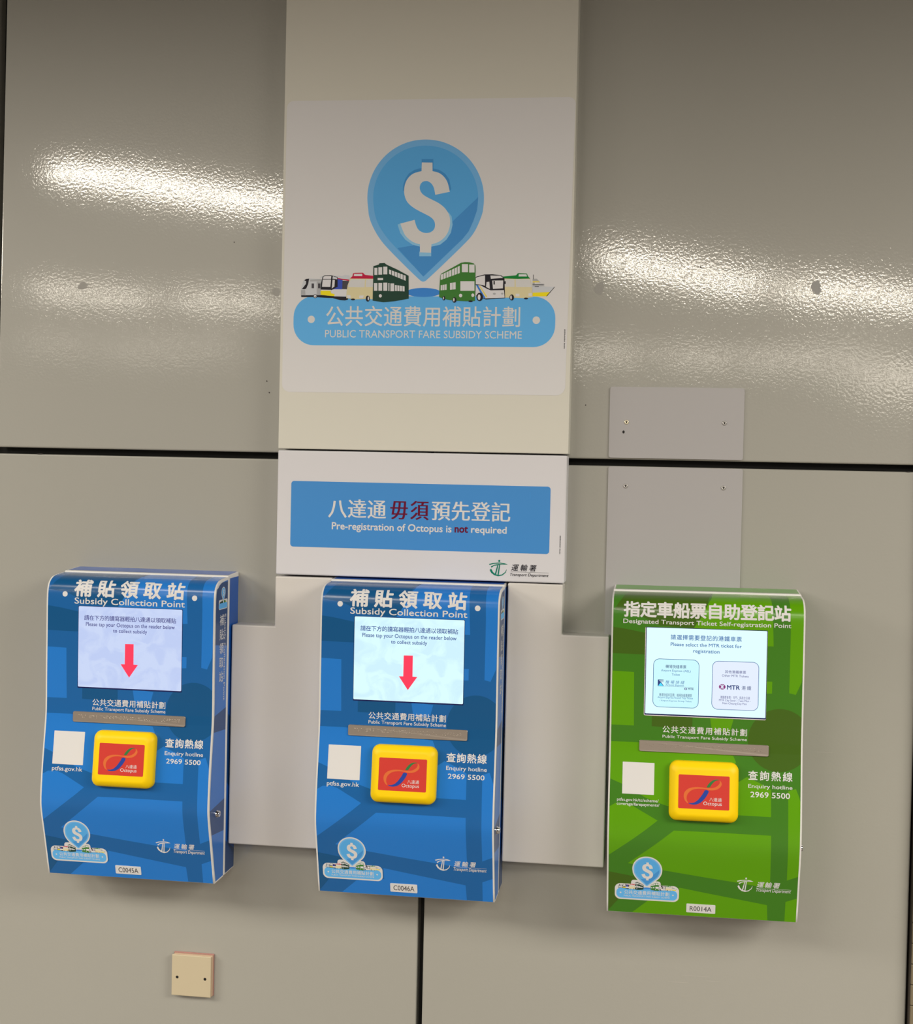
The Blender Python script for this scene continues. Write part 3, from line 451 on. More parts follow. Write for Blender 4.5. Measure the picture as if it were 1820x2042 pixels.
# old marks on the panels
rnd = random.Random(5)
def blotch(cx, cz, rx, rz, m, parent, name='stain'):
    A = Art()
    n = 26
    ph = [rnd.uniform(0, 6.28) for _ in range(3)]
    P = []
    for i in range(n):
        a = 2 * math.pi * i / n
        k = 1 + .12 * math.sin(2 * a + ph[0]) + .10 * math.sin(3 * a + ph[1]) + .07 * math.sin(7 * a + ph[2])
        P.append((cx + rx * k * math.cos(a), cz + rz * k * math.sin(a)))
    A.poly(P, m)
    return A.build(name, lambda x, y, h: (x / 1000, -0.0003, y / 1000), parent)
stain_m = mat('grey_stain', (142, 137, 128), 0.3)
colour_noise(stain_m, 300, 0.10)
stain_f = mat('faint_stain', (146, 140, 128), 0.3)
colour_noise(stain_f, 200, 0.06)
speck = mat('dark_speck', (40, 34, 30), 0.6)
blotch(291.8, 1889.6, 10, 12, stain_m, upper_right)
blotch(-128.1, 1886.7, 10, 12, stain_f, upper_right)
blotch(-1210, 1889.7, 10, 8, stain_f, upper_left)
blotch(-791, 1878, 9, 8, stain_f, upper_left)
for x, z, r in ((-807.1, 1694.9, 1.5), (-801.3, 1671.3, 1.5), (-882, 1980, 1.3)):
    blotch(x, z, r, r, speck, upper_left, 'speck')
for x, z, r in ((-1.8, 1926.4, 1.2), (69.5, 1928.4, 1.5), (-150, 1655, 1.2)):
    blotch(x, z, r, r, speck, upper_right, 'speck')
blotch(-1300, 1535.5, 7, 1.0, speck, lower_left, 'chip')
blotch(475, 1535.3, 4, 1.0, speck, lower_right, 'chip')
scuff_m = mat('scuff', (168, 160, 145), 0.4)
for x, z, w in ((95, 527, 26), (60, 512, 20), (130, 519, 14), (330, 985, 16)):
    blotch(x, z, w, .5, scuff_m, lower_right, 'scuff')

# ---------------------------------------------------------------- trunking covers
D = 0.0455
tall = thing('column_cover', 'tall cream sheet-metal cover rising up the middle of the wall with a large emblem sticker', 'cover', (-0.4725, 0, 1.5558))
def local(o):
    x, y, z = o.location
    return lambda X, Y, H: (X / 1000 - x, -D - H / 1000 - y, Y / 1000 - z)
x0, y0, z0 = tall.location
from_bm('cover_shell', extrude_poly([(-0.7658 - x0, 0), (-0.179 - x0, 0), (-0.179 - x0, CEIL - .006 - z0), (-0.7658 - x0, CEIL - .006 - z0)], -D, -0.0002, 0.0016, 2), cream_paint, tall)
pl = local(tall)
st_pts = [(-757.5, 1672.5)]
A = Art()
P = []
for cx, cz, r, a0 in ((-193.5, 2237.5, 13, 0), (-746.5, 2238.5, 14, 90), (-744, 1686, 16, 180), (-206, 1688, 18, 270)):
    for i in range(7):
        a = math.radians(a0 + 15 * i)
        P.append((cx + r * math.cos(a), cz + r * math.sin(a)))
sb = bmesh.new()
fr = [sb.verts.new(pl(x, y, 0.45)) for x, y in P]
bk = [sb.verts.new(pl(x, y, -0.02)) for x, y in P]
sb.faces.new(fr)
for i in range(len(P)):
    j = (i + 1) % len(P)
    sb.faces.new((fr[i], bk[i], bk[j], fr[j]))
sticker = from_bm('sticker', sb, sheet, tall)
S = ART['STICKER']
sky = mat('sky_blue_print', (96, 168, 214), 0.55, spec=0.15)
ring = mat('pale_ring_print', (112, 170, 210), 0.55, spec=0.15)
pinb = mat('pin_blue_print', (86, 160, 208), 0.55, spec=0.15)
wedge = mat('wedge_blue_print', (70, 138, 192), 0.55, spec=0.15)
sdark = mat('shadow_blue_print', (66, 136, 188), 0.55, spec=0.15)
slite = mat('glow_blue_print', (138, 188, 216), 0.55, spec=0.15)
disc = mat('disc_blue_print', (60, 128, 196), 0.55, spec=0.15)
PILL = [-738.5, 1764.2, -210.5, 1862.8]
def soft(P, n=2):
    for _ in range(n):
        o = []
        for p, q in zip(P, P[1:] + P[:1]):
            o += [(p[0] * .75 + q[0] * .25, p[1] * .75 + q[1] * .25), (p[0] * .25 + q[0] * .75, p[1] * .25 + q[1] * .75)]
        P = o
    return P
def emblem_art(h=0.0, small=False):
    """the pin, the banner with its words, and the little vehicles, in sticker millimetres"""
    out = {}
    a = Art(); a.poly(soft(S['pin']), ring, h); a.poly(soft(S['pin_in']), pinb, h + .12); a.poly(S['wedge'], wedge, h + .2)
    if not small:
        for i, q in enumerate(S['Sdark']): a.poly(q, sdark, h + .28 + i * .03)
        for i, q in enumerate(S['Slite']): a.poly(q, slite, h + .28 + i * .03)
    out['pin_emblem'] = a
    a = Art(); a.poly(S['S'], ink_white, h + .4); out['dollar_sign'] = a
    a = Art(); a.poly(rrect(*PILL, 42, 10), sky, h + .1); out['banner_shape'] = a
    ex, ez = S['ell']
    a = Art(); a.poly(circle(ex, ez, 35, 32, 9), disc, h + .3); out['disc_shape'] = a
    a = Art()
    a.cjk('公共交通費用補貼計劃', S['cn'], ink_white, h + .4, off=0.008)
    a.latin('PUBLIC TRANSPORT FARE SUBSIDY SCHEME', S['en'], ink_white, h + .4, off=-0.004)
    out['lettering'] = a
    for i, c in enumerate(S['dots']):
        a = Art(); a.poly(circle(c[0], c[1], 7.4, 24), ink_white, h + .4)
        out['dot' + ' ' * i] = a
    for k in ('ship', 'green_minibus', 'coach', 'double_decker', 'train', 'light_rail', 'red_minibus', 'tram'):
        a = Art()
        base = {'ship': .4, 'green_minibus': .8, 'coach': 1.3, 'double_decker': 1.8, 'train': .4, 'light_rail': .8, 'red_minibus': 1.3, 'tram': 1.8}[k]
        for i, (c, q) in enumerate(S['veh'][k]):
            a.poly(q, pm(c), h + (base + i * 0.022) * (1 if not small else 1))
        out[k + '_drawing'] = a
    return out
for k, a in emblem_art(0.5).items():
    # stack the printed layers within a fraction of a millimetre
    a.V = [(x, y, 0.5 + (hh - 0.5) * 0.35) for x, y, hh in a.V]
    (a.build_lines if k == 'lettering' else a.build)(k.strip(), pl, sticker)
A = Art()
def tiny_marks(A, x, za, zb, m, h, n=20):
    r = random.Random(3)
    for i in range(n):
        z = za + (zb - za) * i / n
        if i == 6:
            continue
        A.poly([(x, z), (x + 1.5 + r.random(), z), (x + 1.5 + r.random(), z + (zb - za) / n * .6), (x, z + (zb - za) / n * .6)], m, h)
tiny_marks(A, -192.5, 1762, 1800, pm('ink'), 0.6)
A.build('small_print', pl, sticker)

ban = thing('banner_box', 'shallow white box bearing a blue notice panel, between the column cover and the middle machine', 'sign', (-0.4735, 0, 1.3015))
pl = local(ban)
bx, by, bz = ban.location
from_bm('sign_body', extrude_poly([(-0.766 - bx, 0), (-0.181 - bx, 0), (-0.181 - bx, 0.2512), (-0.766 - bx, 0.2512)], -D, -0.0002, 0.003, 3), banner_white, ban)
B = ART['BANNER']
note_blue = mat('notice_blue', (60, 130, 186), 0.42, spec=.4)
maroon = mat('maroon_print', (98, 8, 42), 0.55, spec=0.15)
A = Art(); A.poly(rrect(-736.8, 1358.6, -212.0, 1491.1, 6), note_blue, .25)
np_ = A.build('notice_panel', pl, ban)
A = Art()
A.cjk('八達通', B['c1'], ink_white, .4, off=0, strong=0.018)
A.cjk('毋須', B['c2'], maroon, .4, off=0, strong=0.02)
A.cjk('預先登記', B['c3'], ink_white, .4, off=0, strong=0.018)
A.latin('Pre-registration of Octopus is', B['e1'], ink_white, .4, off=0.018)
A.latin('not', B['e2'], maroon, .4, off=0.03, cap=0.6)
A.latin('required', B['e3'], ink_white, .4, off=0.018, cap=0.7)
A.poly([(-252.6, 1480), (-251.5, 1480), (-251.2, 1468), (-252.2, 1468)], wedge, .4)
A.build_lines('lettering', pl, np_)
dept_green = mat('department_green', (0, 112, 86), 0.55, spec=0.15)
T = ART['TD']
def dept_art(m, m2, tdc, tdr, tde, em=None, h=0.4):
    """road emblem with the department's name"""
    a = Art()
    src = [q for q in T['parts']] + [circle(T['dot'][0], T['dot'][1], 2.0, 16)]
    if em:
        ax0, ay0, ax1, ay1 = -331.0, 1312.0, -293.5, 1344.3
        f = lambda p: (em[0] + (p[0] - ax0) / (ax1 - ax0) * (em[2] - em[0]), em[1] + (p[1] - ay0) / (ay1 - ay0) * (em[3] - em[1]))
    else:
        f = lambda p: p
    for i, q in enumerate(src):
        a.poly([f(p) for p in q], m, h + i * .02)
    a.cjk('運輸署', tdc, m2, h, off=0.012, shear=0.22)
    a.poly([(tdr[0], tdr[1] - .25), (tdr[2], tdr[1] - .25), (tdr[2], tdr[1] + .15), (tdr[0], tdr[1] + .15)], m2, h)
    a.latin('Transport Department', tde, m2, h, off=0.008, shear=0.25)
    return a
a = dept_art(dept_green, pm('ink'), B['tdc'], B['tdr'], B['tde'])
a.build('department_emblem', pl, ban)
A = Art(); tiny_marks(A, B['tiny'][0], B['tiny'][1], B['tiny'][3], pm('ink'), .3)
A.build('small_print', pl, ban)

def cover_l(label, pts, loc):
    o = from_bm('trunking_cover', extrude_poly([(x - loc[0], z - loc[2]) for x, z in pts], -D + 0.001, -0.0002, 0.003, 3), trunk_paint, None, loc)
    tag(o, label, 'cover')
    return o
cover_l('L-shaped off-white metal cover between the left blue machine and the middle blue machine',
        [(-0.8565, 0.747), (-0.6485, 0.747), (-0.6485, 1.2975), (-0.767, 1.2975), (-0.767, 1.196), (-0.8565, 1.196)], (-0.7525, 0, 0.747))
cover_l('L-shaped off-white metal cover between the middle blue machine and the green machine',
        [(-0.2925, 0.745), (-0.0905, 0.745), (-0.0905, 1.2005), (-0.1835, 1.2005), (-0.1835, 1.2993), (-0.2925, 1.2993)], (-0.1915, 0, 0.745))

# ---------------------------------------------------------------- blank plates on the right
def screw(parent, x, z, y, bright=False, name='screw'):
    m = mat('screw_brass', (222, 206, 170), 0.3, metal=0.6) if bright else mat('screw_steel', (178, 170, 158), 0.35, metal=0.5)
    bm = bmesh.new()
    rings = [(0.0046, 0.0), (0.0046, -0.0009), (0.0038, -0.0016), (0.0020, -0.0018), (0.0016, -0.0010)]
    R = []
    for r, dy in rings:
        R.append([bm.verts.new((r * math.cos(a), dy, r * math.sin(a))) for a in [2 * math.pi * i / 16 for i in range(16)]])
    for p, q in zip(R, R[1:]):
        for i in range(16):
            bm.faces.new((p[i], p[(i + 1) % 16], q[(i + 1) % 16], q[i]))
    bm.faces.new(R[-1])
    s = from_bm(name, bm, m, parent, (x, y, z), smooth=True)
    b2 = bmesh.new()
    b2.faces.new([b2.verts.new((0.0016 * math.cos(a), -0.0012, 0.0016 * math.sin(a))) for a in [2 * math.pi * i / 10 for i in range(10)]])
    from_bm('recess', b2, dark, s)
    return s
def plate(name, label, x0, x1, z0, z1, corners, group):
    t = thing(name, label, 'plate', ((x0 + x1) / 2, 0, z0), group)
    cx = (x0 + x1) / 2
    P = rrect((x0 - cx) * 1000, 0, (x1 - cx) * 1000, (z1 - z0) * 1000, 4.5)
    from_bm('sheet', extrude_poly([(x / 1000, z / 1000) for x, z in P], -0.003, -0.0001), plate_paint, t)
    return t
u = plate('cover_plate', 'short grey blanking plate above the black joint, with two screws and an empty hole', -0.1019, 0.1603, 1.5515, 1.692, None, 'blanking plates on the right')
cx, _, cz = u.location
screw(u, -0.0682 - cx, 1.6222 - cz, -0.003, True)
screw(u, 0.1229 - cx, 1.6233 - cz, -0.003)
A = Art(); A.poly(circle((-0.0737 - cx) * 1000, (1.6027 - cz) * 1000, 2.4, 14, 3.0), dark)
A.build('screw_hole', lambda x, y, h: (x / 1000, -0.0032, y / 1000), u)
lo = plate('cover_plate', 'long grey blanking plate below the black joint, running down behind the green machine', -0.1017, 0.1608, 0.80, 1.5342, None, 'blanking plates on the right')
cx, _, cz = lo.location
screw(lo, -0.0671 - cx, 1.4959 - cz, -0.003)
screw(lo, 0.1242 - cx, 1.4963 - cz, -0.003)

# ---------------------------------------------------------------- blank socket plate low on the left
so = thing('blank_socket_plate', 'small square cream plastic blank plate with two screw holes, below the left machine', 'plate', (-0.9425, 0, 0.412))
from_bm('backing', bevel_box(-0.0415, 0.0455, -0.0035, -0.0002, 0.0005, 0.0885, 0.001, 1), pink, so)
from_bm('back_box', bevel_box(-0.0395, 0.0445, -0.009, -0.003, 0.001, 0.0865, 0.001, 1), mat('shaded_plastic', (182, 150, 120), 0.6), so)
fc = from_bm('face_plate', bevel_box(-0.0425, 0.0425, -0.0125, -0.0088, 0.0, 0.0855, 0.0012, 2), socket_cream, so)
for x, z in ((-0.0303, 0.0388), (0.0300, 0.0385)):
    A = Art(); A.poly(circle(x * 1000, z * 1000, 3.0, 16), dark)
    A.build('screw_hole', lambda x, y, h: (x / 1000, -0.01265, y / 1000), fc)

# ---------------------------------------------------------------- the three machines
PROF = [(d / 1000, z / 1000) for d, z in ART['PROFILE']]
SL = [0.0]
for p, q in zip(PROF, PROF[1:]):
    SL.append(SL[-1] + math.hypot(q[0] - p[0], q[1] - p[1]))
STOT = SL[-1] * 1000
CUTS = [s * 1000 for s in SL[1:-1]]
def on_profile(s):
    """arc length (m) -> depth, height, outward normal"""
    s = max(0.0, min(SL[-1], s))
    i = 0
    while i < len(SL) - 2 and SL[i + 1] < s:
        i += 1
    t = (s - SL[i]) / (SL[i + 1] - SL[i])
    (d0, z0), (d1, z1) = PROF[i], PROF[i + 1]
    L = math.hypot(d1 - d0, z1 - z0)
    return d0 + (d1 - d0) * t, z0 + (z1 - z0) * t, (z1 - z0) / L, -(d1 - d0) / L

def kiosk(label, x0, w, gap, ry, scheme):
    blue = scheme != 'green'
    k = thing('ticket_kiosk', label, 'kiosk', (x0 + w / 2, -gap, 0.6855), 'wall-mounted kiosks', ry)
    hw = w / 2
    def fplace(u, s, h):
        d, z, nd, nz = on_profile(s / 1000)
        return (u / 1000 - hw, -(d + nd * h / 1000), z + nz * h / 1000)
    G = ART['GREEN'] if not blue else ART['BLUE']
    if blue:
        cM, cL, cD = mat('kiosk_blue', (28, 90, 144), 0.2, spec=.4), mat('kiosk_light_blue', (36, 112, 182), 0.2, spec=.4), mat('kiosk_dark_blue', (20, 78, 120), 0.2, spec=.4)
        cTopGlare, cSide, cSideL = mat('kiosk_top_glare_blue', (48, 92, 164), 0.3), mat('kiosk_side_blue', (24, 84, 158), 0.3), mat('kiosk_side_light', (44, 108, 176), 0.3)  # top blue is lighter: glare on the housing top put into the colour
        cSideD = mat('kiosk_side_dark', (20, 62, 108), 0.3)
    else:
        cM, cL, cD = mat('kiosk_green', (62, 114, 28), 0.2, spec=.4), mat('kiosk_light_green', (88, 145, 8), 0.2, spec=.4), mat('kiosk_dark_green', (64, 92, 22), 0.2, spec=.4)
        cTopGlare, cSide, cSideL = mat('kiosk_top_glare_green', (96, 148, 62), 0.3), mat('kiosk_side_green', (70, 128, 30), 0.3), mat('kiosk_side_light_green', (88, 146, 24), 0.3)  # top green likewise has the glare mixed into its colour
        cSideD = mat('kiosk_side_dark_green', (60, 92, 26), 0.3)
    # back housing
    bm = bmesh.new()
    V = [bm.verts.new(p) for p in ((-hw, 0, 0), (hw, 0, 0), (hw, -0.0605, 0), (-hw, -0.0605, 0), (-hw, 0, .6150), (hw, 0, .6150), (hw, -0.0605, .6105), (-hw, -0.0605, .6105))]
    for q in ((0, 1, 2, 3), (4, 7, 6, 5), (0, 4, 5, 1), (3, 2, 6, 7), (0, 3, 7, 4), (1, 5, 6, 2)):
        bm.faces.new([V[i] for i in q])
    bmesh.ops.recalc_face_normals(bm, faces=bm.faces[:])
    bmesh.ops.bevel(bm, geom=bm.edges[:], offset=0.0012, segments=1, affect='EDGES')
    hs = from_bm('housing', bm, kiosk_white, k)
    A = Art(); A.poly([(3.5, 1.5), (w * 1000 - 3.5, 1.5), (w * 1000 - 3.5, 51), (3.5, 51)], cTopGlare)
    A.build('top_film', lambda x, y, h: (x / 1000 - hw, -y / 1000, .6150 - .0045 * y / 60.5 + .0003), hs)
    for sgn in (-1, 1):
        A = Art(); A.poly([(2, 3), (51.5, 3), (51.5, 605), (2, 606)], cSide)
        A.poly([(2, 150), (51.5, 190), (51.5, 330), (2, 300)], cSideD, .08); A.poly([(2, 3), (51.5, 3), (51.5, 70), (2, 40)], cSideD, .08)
        A.build('side_film', lambda x, y, h, sgn=sgn: (sgn * (hw + .0003 + h / 1000), -x / 1000, y / 1000), hs)
    # front cover: the curved profile pulled across the width
    bm = bmesh.new()
    Lv = [bm.verts.new((-hw, -d, z)) for d, z in PROF] + [bm.verts.new((-hw, -0.0605, 0))]
    Rv = [bm.verts.new((hw, -d, z)) for d, z in PROF] + [bm.verts.new((hw, -0.0605, 0))]
    n = len(Lv)
    bm.faces.new(Lv); bm.faces.new(Rv[::-1])
    for i in range(n):
        j = (i + 1) % n
        bm.faces.new((Lv[i], Lv[j], Rv[j], Rv[i]))
    cv = from_bm('front_cover', bm, kiosk_white, k)
    for p in cv.data.polygons:
        if len(p.vertices) == 4 and abs(p.normal.x) < .5 and p.normal.y < -0.05:
            p.use_smooth = True
    cv.data.polygons[0].use_smooth = False
    W1 = w * 1000
    A = Art()
    A.poly([(3, 0.6), (W1 - 3, 0.6), (W1 - 3, STOT - 3), (3, STOT - 3)], cM, .12)
    for q in ART['PATTERN']['light']:
        A.poly([(u * W1, s) for u, s in q], cL, .2)
    for i, q in enumerate(ART['PATTERN']['dark']):
        A.poly([(u * W1, s) for u, s in q], cD, .28 if i != 3 else .24)
    o = A.build('map_pattern', fplace, cv, CUTS, (3, .6, W1 - 3, STOT - 3))
    o.data.shade_smooth()
    # sides of the cover
    inner = [(d * 1000 - 5.0, z * 1000) for d, z in PROF if z < .590 and z > 0.001] 
    inner = [(108.5 - 5, 3)] + inner + [(116, 590.5), (108, 596), (95, 600), (70, 602.5), (63, 603)]
    for sgn in (-1, 1):
        A = Art()
        P = inner + [(63, 3)]
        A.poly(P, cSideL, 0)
        def band(za, zb, m, h=.08):
            q = [(63, za)] + [(63, zb)]
            r = [p for p in inner if za <= p[1] <= zb]
            if len(r) > 1:
                A.poly(q + r[::-1], m, h)
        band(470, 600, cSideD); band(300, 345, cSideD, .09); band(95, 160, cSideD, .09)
        A.build('side_film', lambda x, y, h, sgn=sgn: (sgn * (hw + .0003 + h / 1000), -x / 1000, y / 1000), cv)
        # small emblem and vertical words on each side
        A = Art()
        fx = lambda c: c
        A.poly(circle(88, 580, 11.5, 24, 11), ink_white, .2); A.poly([(77, 577), (99, 577), (88, 560)], ink_white, .21)
        A.poly(rrect(65, 546.5, 113, 566, 5), ink_white, .22)
        A.poly(circle(88, 580, 9.8, 24, 9.4), sky, .3); A.poly([(79, 577), (97, 577), (88, 564)], sky, .31)
        A.poly(rrect(66.5, 548, 111.5, 559.5, 4), sky, .32)
        A.poly([(88 - sgn * (p[0] + 479.0) * .083, 580 + (p[1] - 2047) * .083) for p in S['S']], ink_white, .4)
        A.poly([(88 + sgn * 3, 559), (88 + sgn * 12, 559), (88 + sgn * 12, 562.5), (88 + sgn * 3, 564.5)], pm('dkgreen'), .4)
        A.poly([(88 - sgn * 3, 559), (88 - sgn * 12, 559), (88 - sgn * 12, 562.5), (88 - sgn * 3, 564.5)], pm('busgreen'), .4)
        A.poly([(88 + sgn * 12.5, 559), (88 + sgn * 20, 559), (88 + sgn * 20, 561.5), (88 + sgn * 12.5, 562)], pm('ink'), .4)
        A.poly([(88 - sgn * 12.5, 559), (88 - sgn * 20, 559), (88 - sgn * 20, 561), (88 - sgn * 12.5, 562)], pm('cream'), .4)
        A2 = Art()
        ys = [525, 496, 468, 440, 411]
        for ch, yy in zip('補貼領取站', ys):
            A2.cjk(ch, (-105, yy - 10.5, -84.5, yy + 10.5), ink_white, .3)
        tmp = Art(); tmp.latin('Subsidy Collection Point', (0, 0, 175, 8.5), ink_white, .3, off=.008)
        tmp = tmp.moved(lambda x, y: (-80 + y, 536 - x))
        A2.merge(tmp)
        sidep = lambda x, y, h, sgn=sgn: (sgn * (hw + .0003 + h / 1000), -abs(x) / 1000 if sgn > 0 else -(168 - abs(x)) / 1000, y / 1000)
        A.build('side_emblem', lambda x, y, h, sgn=sgn: (sgn * (hw + .0003 + h / 1000), -x / 1000, y / 1000), cv)
        A2.build('side_lettering', sidep, cv)
    # lettering on the front
    A = Art()
    if blue:
        A.cjk('補貼領取站', G['title'], ink_white, .45, off=0.030)
        A.latin('Subsidy Collection Point', G['sub'], ink_white, .45, off=0.012)
        for c in G['dots']:
            A3 = Art(); A3.poly(circle(c[0], c[1], 5.4, 24), ink_white, .45); A3.build('dot', fplace, cv, CUTS)
        ux0, us0, ux1, us1 = G['url']
        A.latin('ptfss.gov.hk', G['url'], ink_white, .45, off=0.01)
    else:
        A.cjk('指定車船票自助登記站', G['title'], ink_white, .45, off=0.03)
        A.latin('Designated Transport Ticket Self-registration Point', G['sub'], ink_white, .45, off=0.012)
        a_, b_, c_, d_ = G['url1']; A.latin('ptfss.gov.hk/tc/scheme/', (a_, b_, c_, b_ + 5.4), ink_white, .45, off=0.008)
        a_, b_, c_, d_ = G['url2']; A.latin('coverage/farepayments/', (a_, b_, c_, b_ + 5.4), ink_white, .45, off=0.008)
    A.cjk('公共交通費用補貼計劃', G['scheme'], ink_white, .45, off=0.012)
    A.latin('Public Transport Fare Subsidy Scheme', G['scheme_en'], ink_white, .45, off=0.008)
    A.cjk('查詢熱線', G['hot'], ink_white, .45, off=0.016)
    A.latin('Enquiry hotline', G['enq'], ink_white, .45, off=0.01)
    A.latin('2969 5500', G['num'], ink_white, .45, off=0.014)
    A.build_lines('lettering', fplace, cv, CUTS)
    dept_art(ink_white, ink_white, G['tdc'], G['tdr'], G['tde'], G['td'], .45).build('department_emblem', fplace, cv, CUTS)
    # scheme emblem, small, on a white backing
    (pcx, pcy), (ptx, pty), (l0, l1), (r0, r1) = G['pin']
    sc = (r0 - l0) / (PILL[2] - PILL[0])
    ox, oy = (l0 + r0) / 2 - (PILL[0] + PILL[2]) / 2 * sc, (l1 + r1) / 2 - (PILL[1] + PILL[3]) / 2 * sc
    f = lambda x, y: (x * sc + ox, y * sc + oy)
    small = Art()
    mx = sum(p[0] for p in S['pin']) / len(S['pin'])
    c0 = (-479.5, 2055.0)
    small.poly([f(c0[0] + (p[0] - c0[0]) * 1.1, c0[1] + (p[1] - c0[1]) * 1.1) for p in soft(S['pin'])], ink_white, .36)
    small.poly([f(*p) for p in rrect(PILL[0] - 14, PILL[1] - 14, PILL[2] + 14, PILL[3] + 44, 50, 8)], ink_white, .37)
    small.poly([f(*p) for p in rrect(-612, 1860, -400, 1948, 26, 6)], ink_white, .38)
    small.poly([f(*p) for p in rrect(-470, 1860, -355, 1945, 26, 6)], ink_white, .385)
    for a in emblem_art(0.0, True).values():
        small.merge(a.moved(f, 0).moved(lambda x, y: (x, y)))
    n_back = len(small.V)
    small.V = [(x, y, hh if i < 0 else hh) for i, (x, y, hh) in enumerate(small.V)]
    # emblem layers start above the white backing
    cnt = sum(1 for v in small.V if v[2] in (.36, .37, .38, .385))
    small.V = [(x, y, hh) if hh in (.36, .37, .38, .385) else (x, y, .42 + hh * .2) for x, y, hh in small.V]
    small.build('scheme_emblem', fplace, cv, CUTS)

    # screen
    a0, b0, a1, b1 = G['screen']
    A = Art()
    if blue:
        A.poly(rrect(a0 - 1.0, b0 - 2.6, a1 + .8, b1 + .8, 1.6, 3), navy_bezel, .5)
    else:
        A.poly(rrect(a0 - 2.6, b0 - 4.0, a1 + 1.2, b1 + 1.0, 2.4, 4), pale_rim, .45)
        A.poly(rrect(a0 - 1.4, b0 - 2.6, a1 + 1.0, b1 + 1.0, 1.0, 3), navy_bezel, .55)
    bz_ = A.build('screen_frame', fplace, k, CUTS)
    em = {'left': (206, 220, 252), 'middle': (216, 250, 255), 'green': (222, 252, 255)}[scheme]
    scr = mat('screen_' + scheme, (30, 30, 34), 0.25, emit=em, strength={'left': 0.92, 'middle': 1.0, 'green': 1.0}[scheme])
    if blue and 'watermark' not in scr:
        scr['watermark'] = 1
        nt = scr.node_tree; tc = nt.nodes.new('ShaderNodeTexCoord'); nz = nt.nodes.new('ShaderNodeTexNoise')
        nz.inputs['Scale'].default_value = 22; nz.inputs['Detail'].default_value = 6; nz.inputs['Distortion'].default_value = 1.2
        rp = nt.nodes.new('ShaderNodeValToRGB')
        rp.color_ramp.elements[0].position = 0.42; rp.color_ramp.elements[1].position = 0.56
        e = [lin(c) for c in em]
        rp.color_ramp.elements[0].color = (e[0] * .88, e[1] * .90, e[2] * .97, 1); rp.color_ramp.elements[1].color = (*e, 1)
        nt.links.new(tc.outputs['Object'], nz.inputs['Vector']); nt.links.new(nz.outputs['Fac'], rp.inputs['Fac'])
        nt.links.new(rp.outputs['Color'], nt.nodes['Principled BSDF'].inputs['Emission Color'])
    A = Art(); A.poly(rrect(a0, b0, a1, b1, 2.0 if blue else 1.2, 3), scr, .8)
    sc_o = A.build('screen', fplace, k, CUTS)
    navy = mat('screen_navy', (34, 58, 120), 0.5); blue_t = mat('screen_blue', (46, 104, 170), 0.5); hair = mat('screen_indigo', (58, 60, 130), 0.5)
    if blue:
        A = Art(); tm = hair if scheme == 'left' else mat('screen_text_blue', (40, 74, 150), 0.5)
        A.cjk('請在下方的讀寫器輕拍八達通以領取補貼', G['l1'], tm, 1.0, off=0.014)
        A.latin('Please tap your Octopus on the reader below', G['l2'], tm, 1.0, off=.012)
        A.latin('to collect subsidy', G['l3'], tm, 1.0, off=.012)
        A.build_lines('screen_text', fplace, sc_o, CUTS)
        A = Art(); A.poly(G['arrow'], mat('arrow_red', (208, 40, 66), 0.5, emit=(235, 42, 76), strength=.55), 1.0)
        A.build('arrow', fplace, sc_o, CUTS)
    else:
        A = Art()
        A.cjk('請選擇需要登記的港鐵車票', G['s1'], blue_t, 1.0, off=0.014)
        A.latin('Please select the MTR ticket for', G['s2'], blue_t, 1.0, off=.012)
        A.latin('registration', G['s3'], blue_t, 1.0, off=.012)
        A.build_lines('screen_text', fplace, sc_o, CUTS)
        for key, fillc, seq in (('b1', (200, 246, 252), 1), ('b2', (224, 234, 250), 2)):
            A = Art()
            q = G[key]
            A.poly(rrect(*q, 11.5, 7), mat('button_border', (20, 84, 150), 0.5), .9)
            A.poly(rrect(q[0] + .9, q[1] + .9, q[2] - .9, q[3] - .9, 10.6, 7), mat('button_fill_%d' % seq, (20, 20, 24), 0.5, emit=fillc, strength=1.0), 1.0)
            g = lambda r: (G[r][0], G[r][1], G[r][2], G[r][3])
            if seq == 1:
                A.cjk('機場快綫車票', g('x1'), navy, 1.15, off=0.006)
                A.latin('Airport Express (AEL)', g('x2'), blue_t, 1.15)
                A.latin('Ticket', g('x3'), blue_t, 1.15)
                s0, t0, s1, t1 = G['sq']
                A.poly([(s0, t0), (s1, t0), (s1, t1), (s0, t1)], navy, 1.15)
                wm = mat('button_white', (20, 20, 24), 0.5, emit=(220, 250, 255), strength=1.0)
                cy_ = mat('button_cyan', (60, 180, 225), 0.5, emit=(60, 180, 225), strength=.6)
                A.poly([(s0 + 1, t0 + .3), (s1 - .5, t0 + .3), (s0 + 5.5, t0 + 6.2)], cy_, 1.2)
                A.poly([(s0 + 2, t1 - 1.5), (s1 + .2, t1 - 1.5), (s1 + .2, t0 + 1), (s0 + 6.5, t0 + 7)], wm, 1.2)
                A.poly([(s0 + 4, t1 - 2.2), (s1, t1 - 3.6), (s1, t1 - 4.4), (s0 + 4, t1 - 3)], navy, 1.25)
                A.cjk('機場快綫', g('x4'), blue_t, 1.15, off=-0.004, shear=0.25)
                A.latin('Airport Express', g('x5'), blue_t, 1.15, shear=0.3)
                r_ = G['rule']; A.poly([(r_[0], r_[1]), (r_[2], r_[1]), (r_[2], r_[1] + .3), (r_[0], r_[1] + .3)], navy, 1.15)
                mc = G['mc']; A.poly(circle((mc[0] + mc[2]) / 2, (mc[1] + mc[3]) / 2, 2.5, 16, 2.1), hair, 1.15); A.poly(circle((mc[0] + mc[2]) / 2, (mc[1] + mc[3]) / 2, .9, 10, 1.4), wm, 1.2)
                A.latin('MTR', g('mt'), navy, 1.15, off=.02)
                A.cjk('機場快綫來回票/機場快綫團體票', g('x6'), navy, 1.15, off=-0.002)
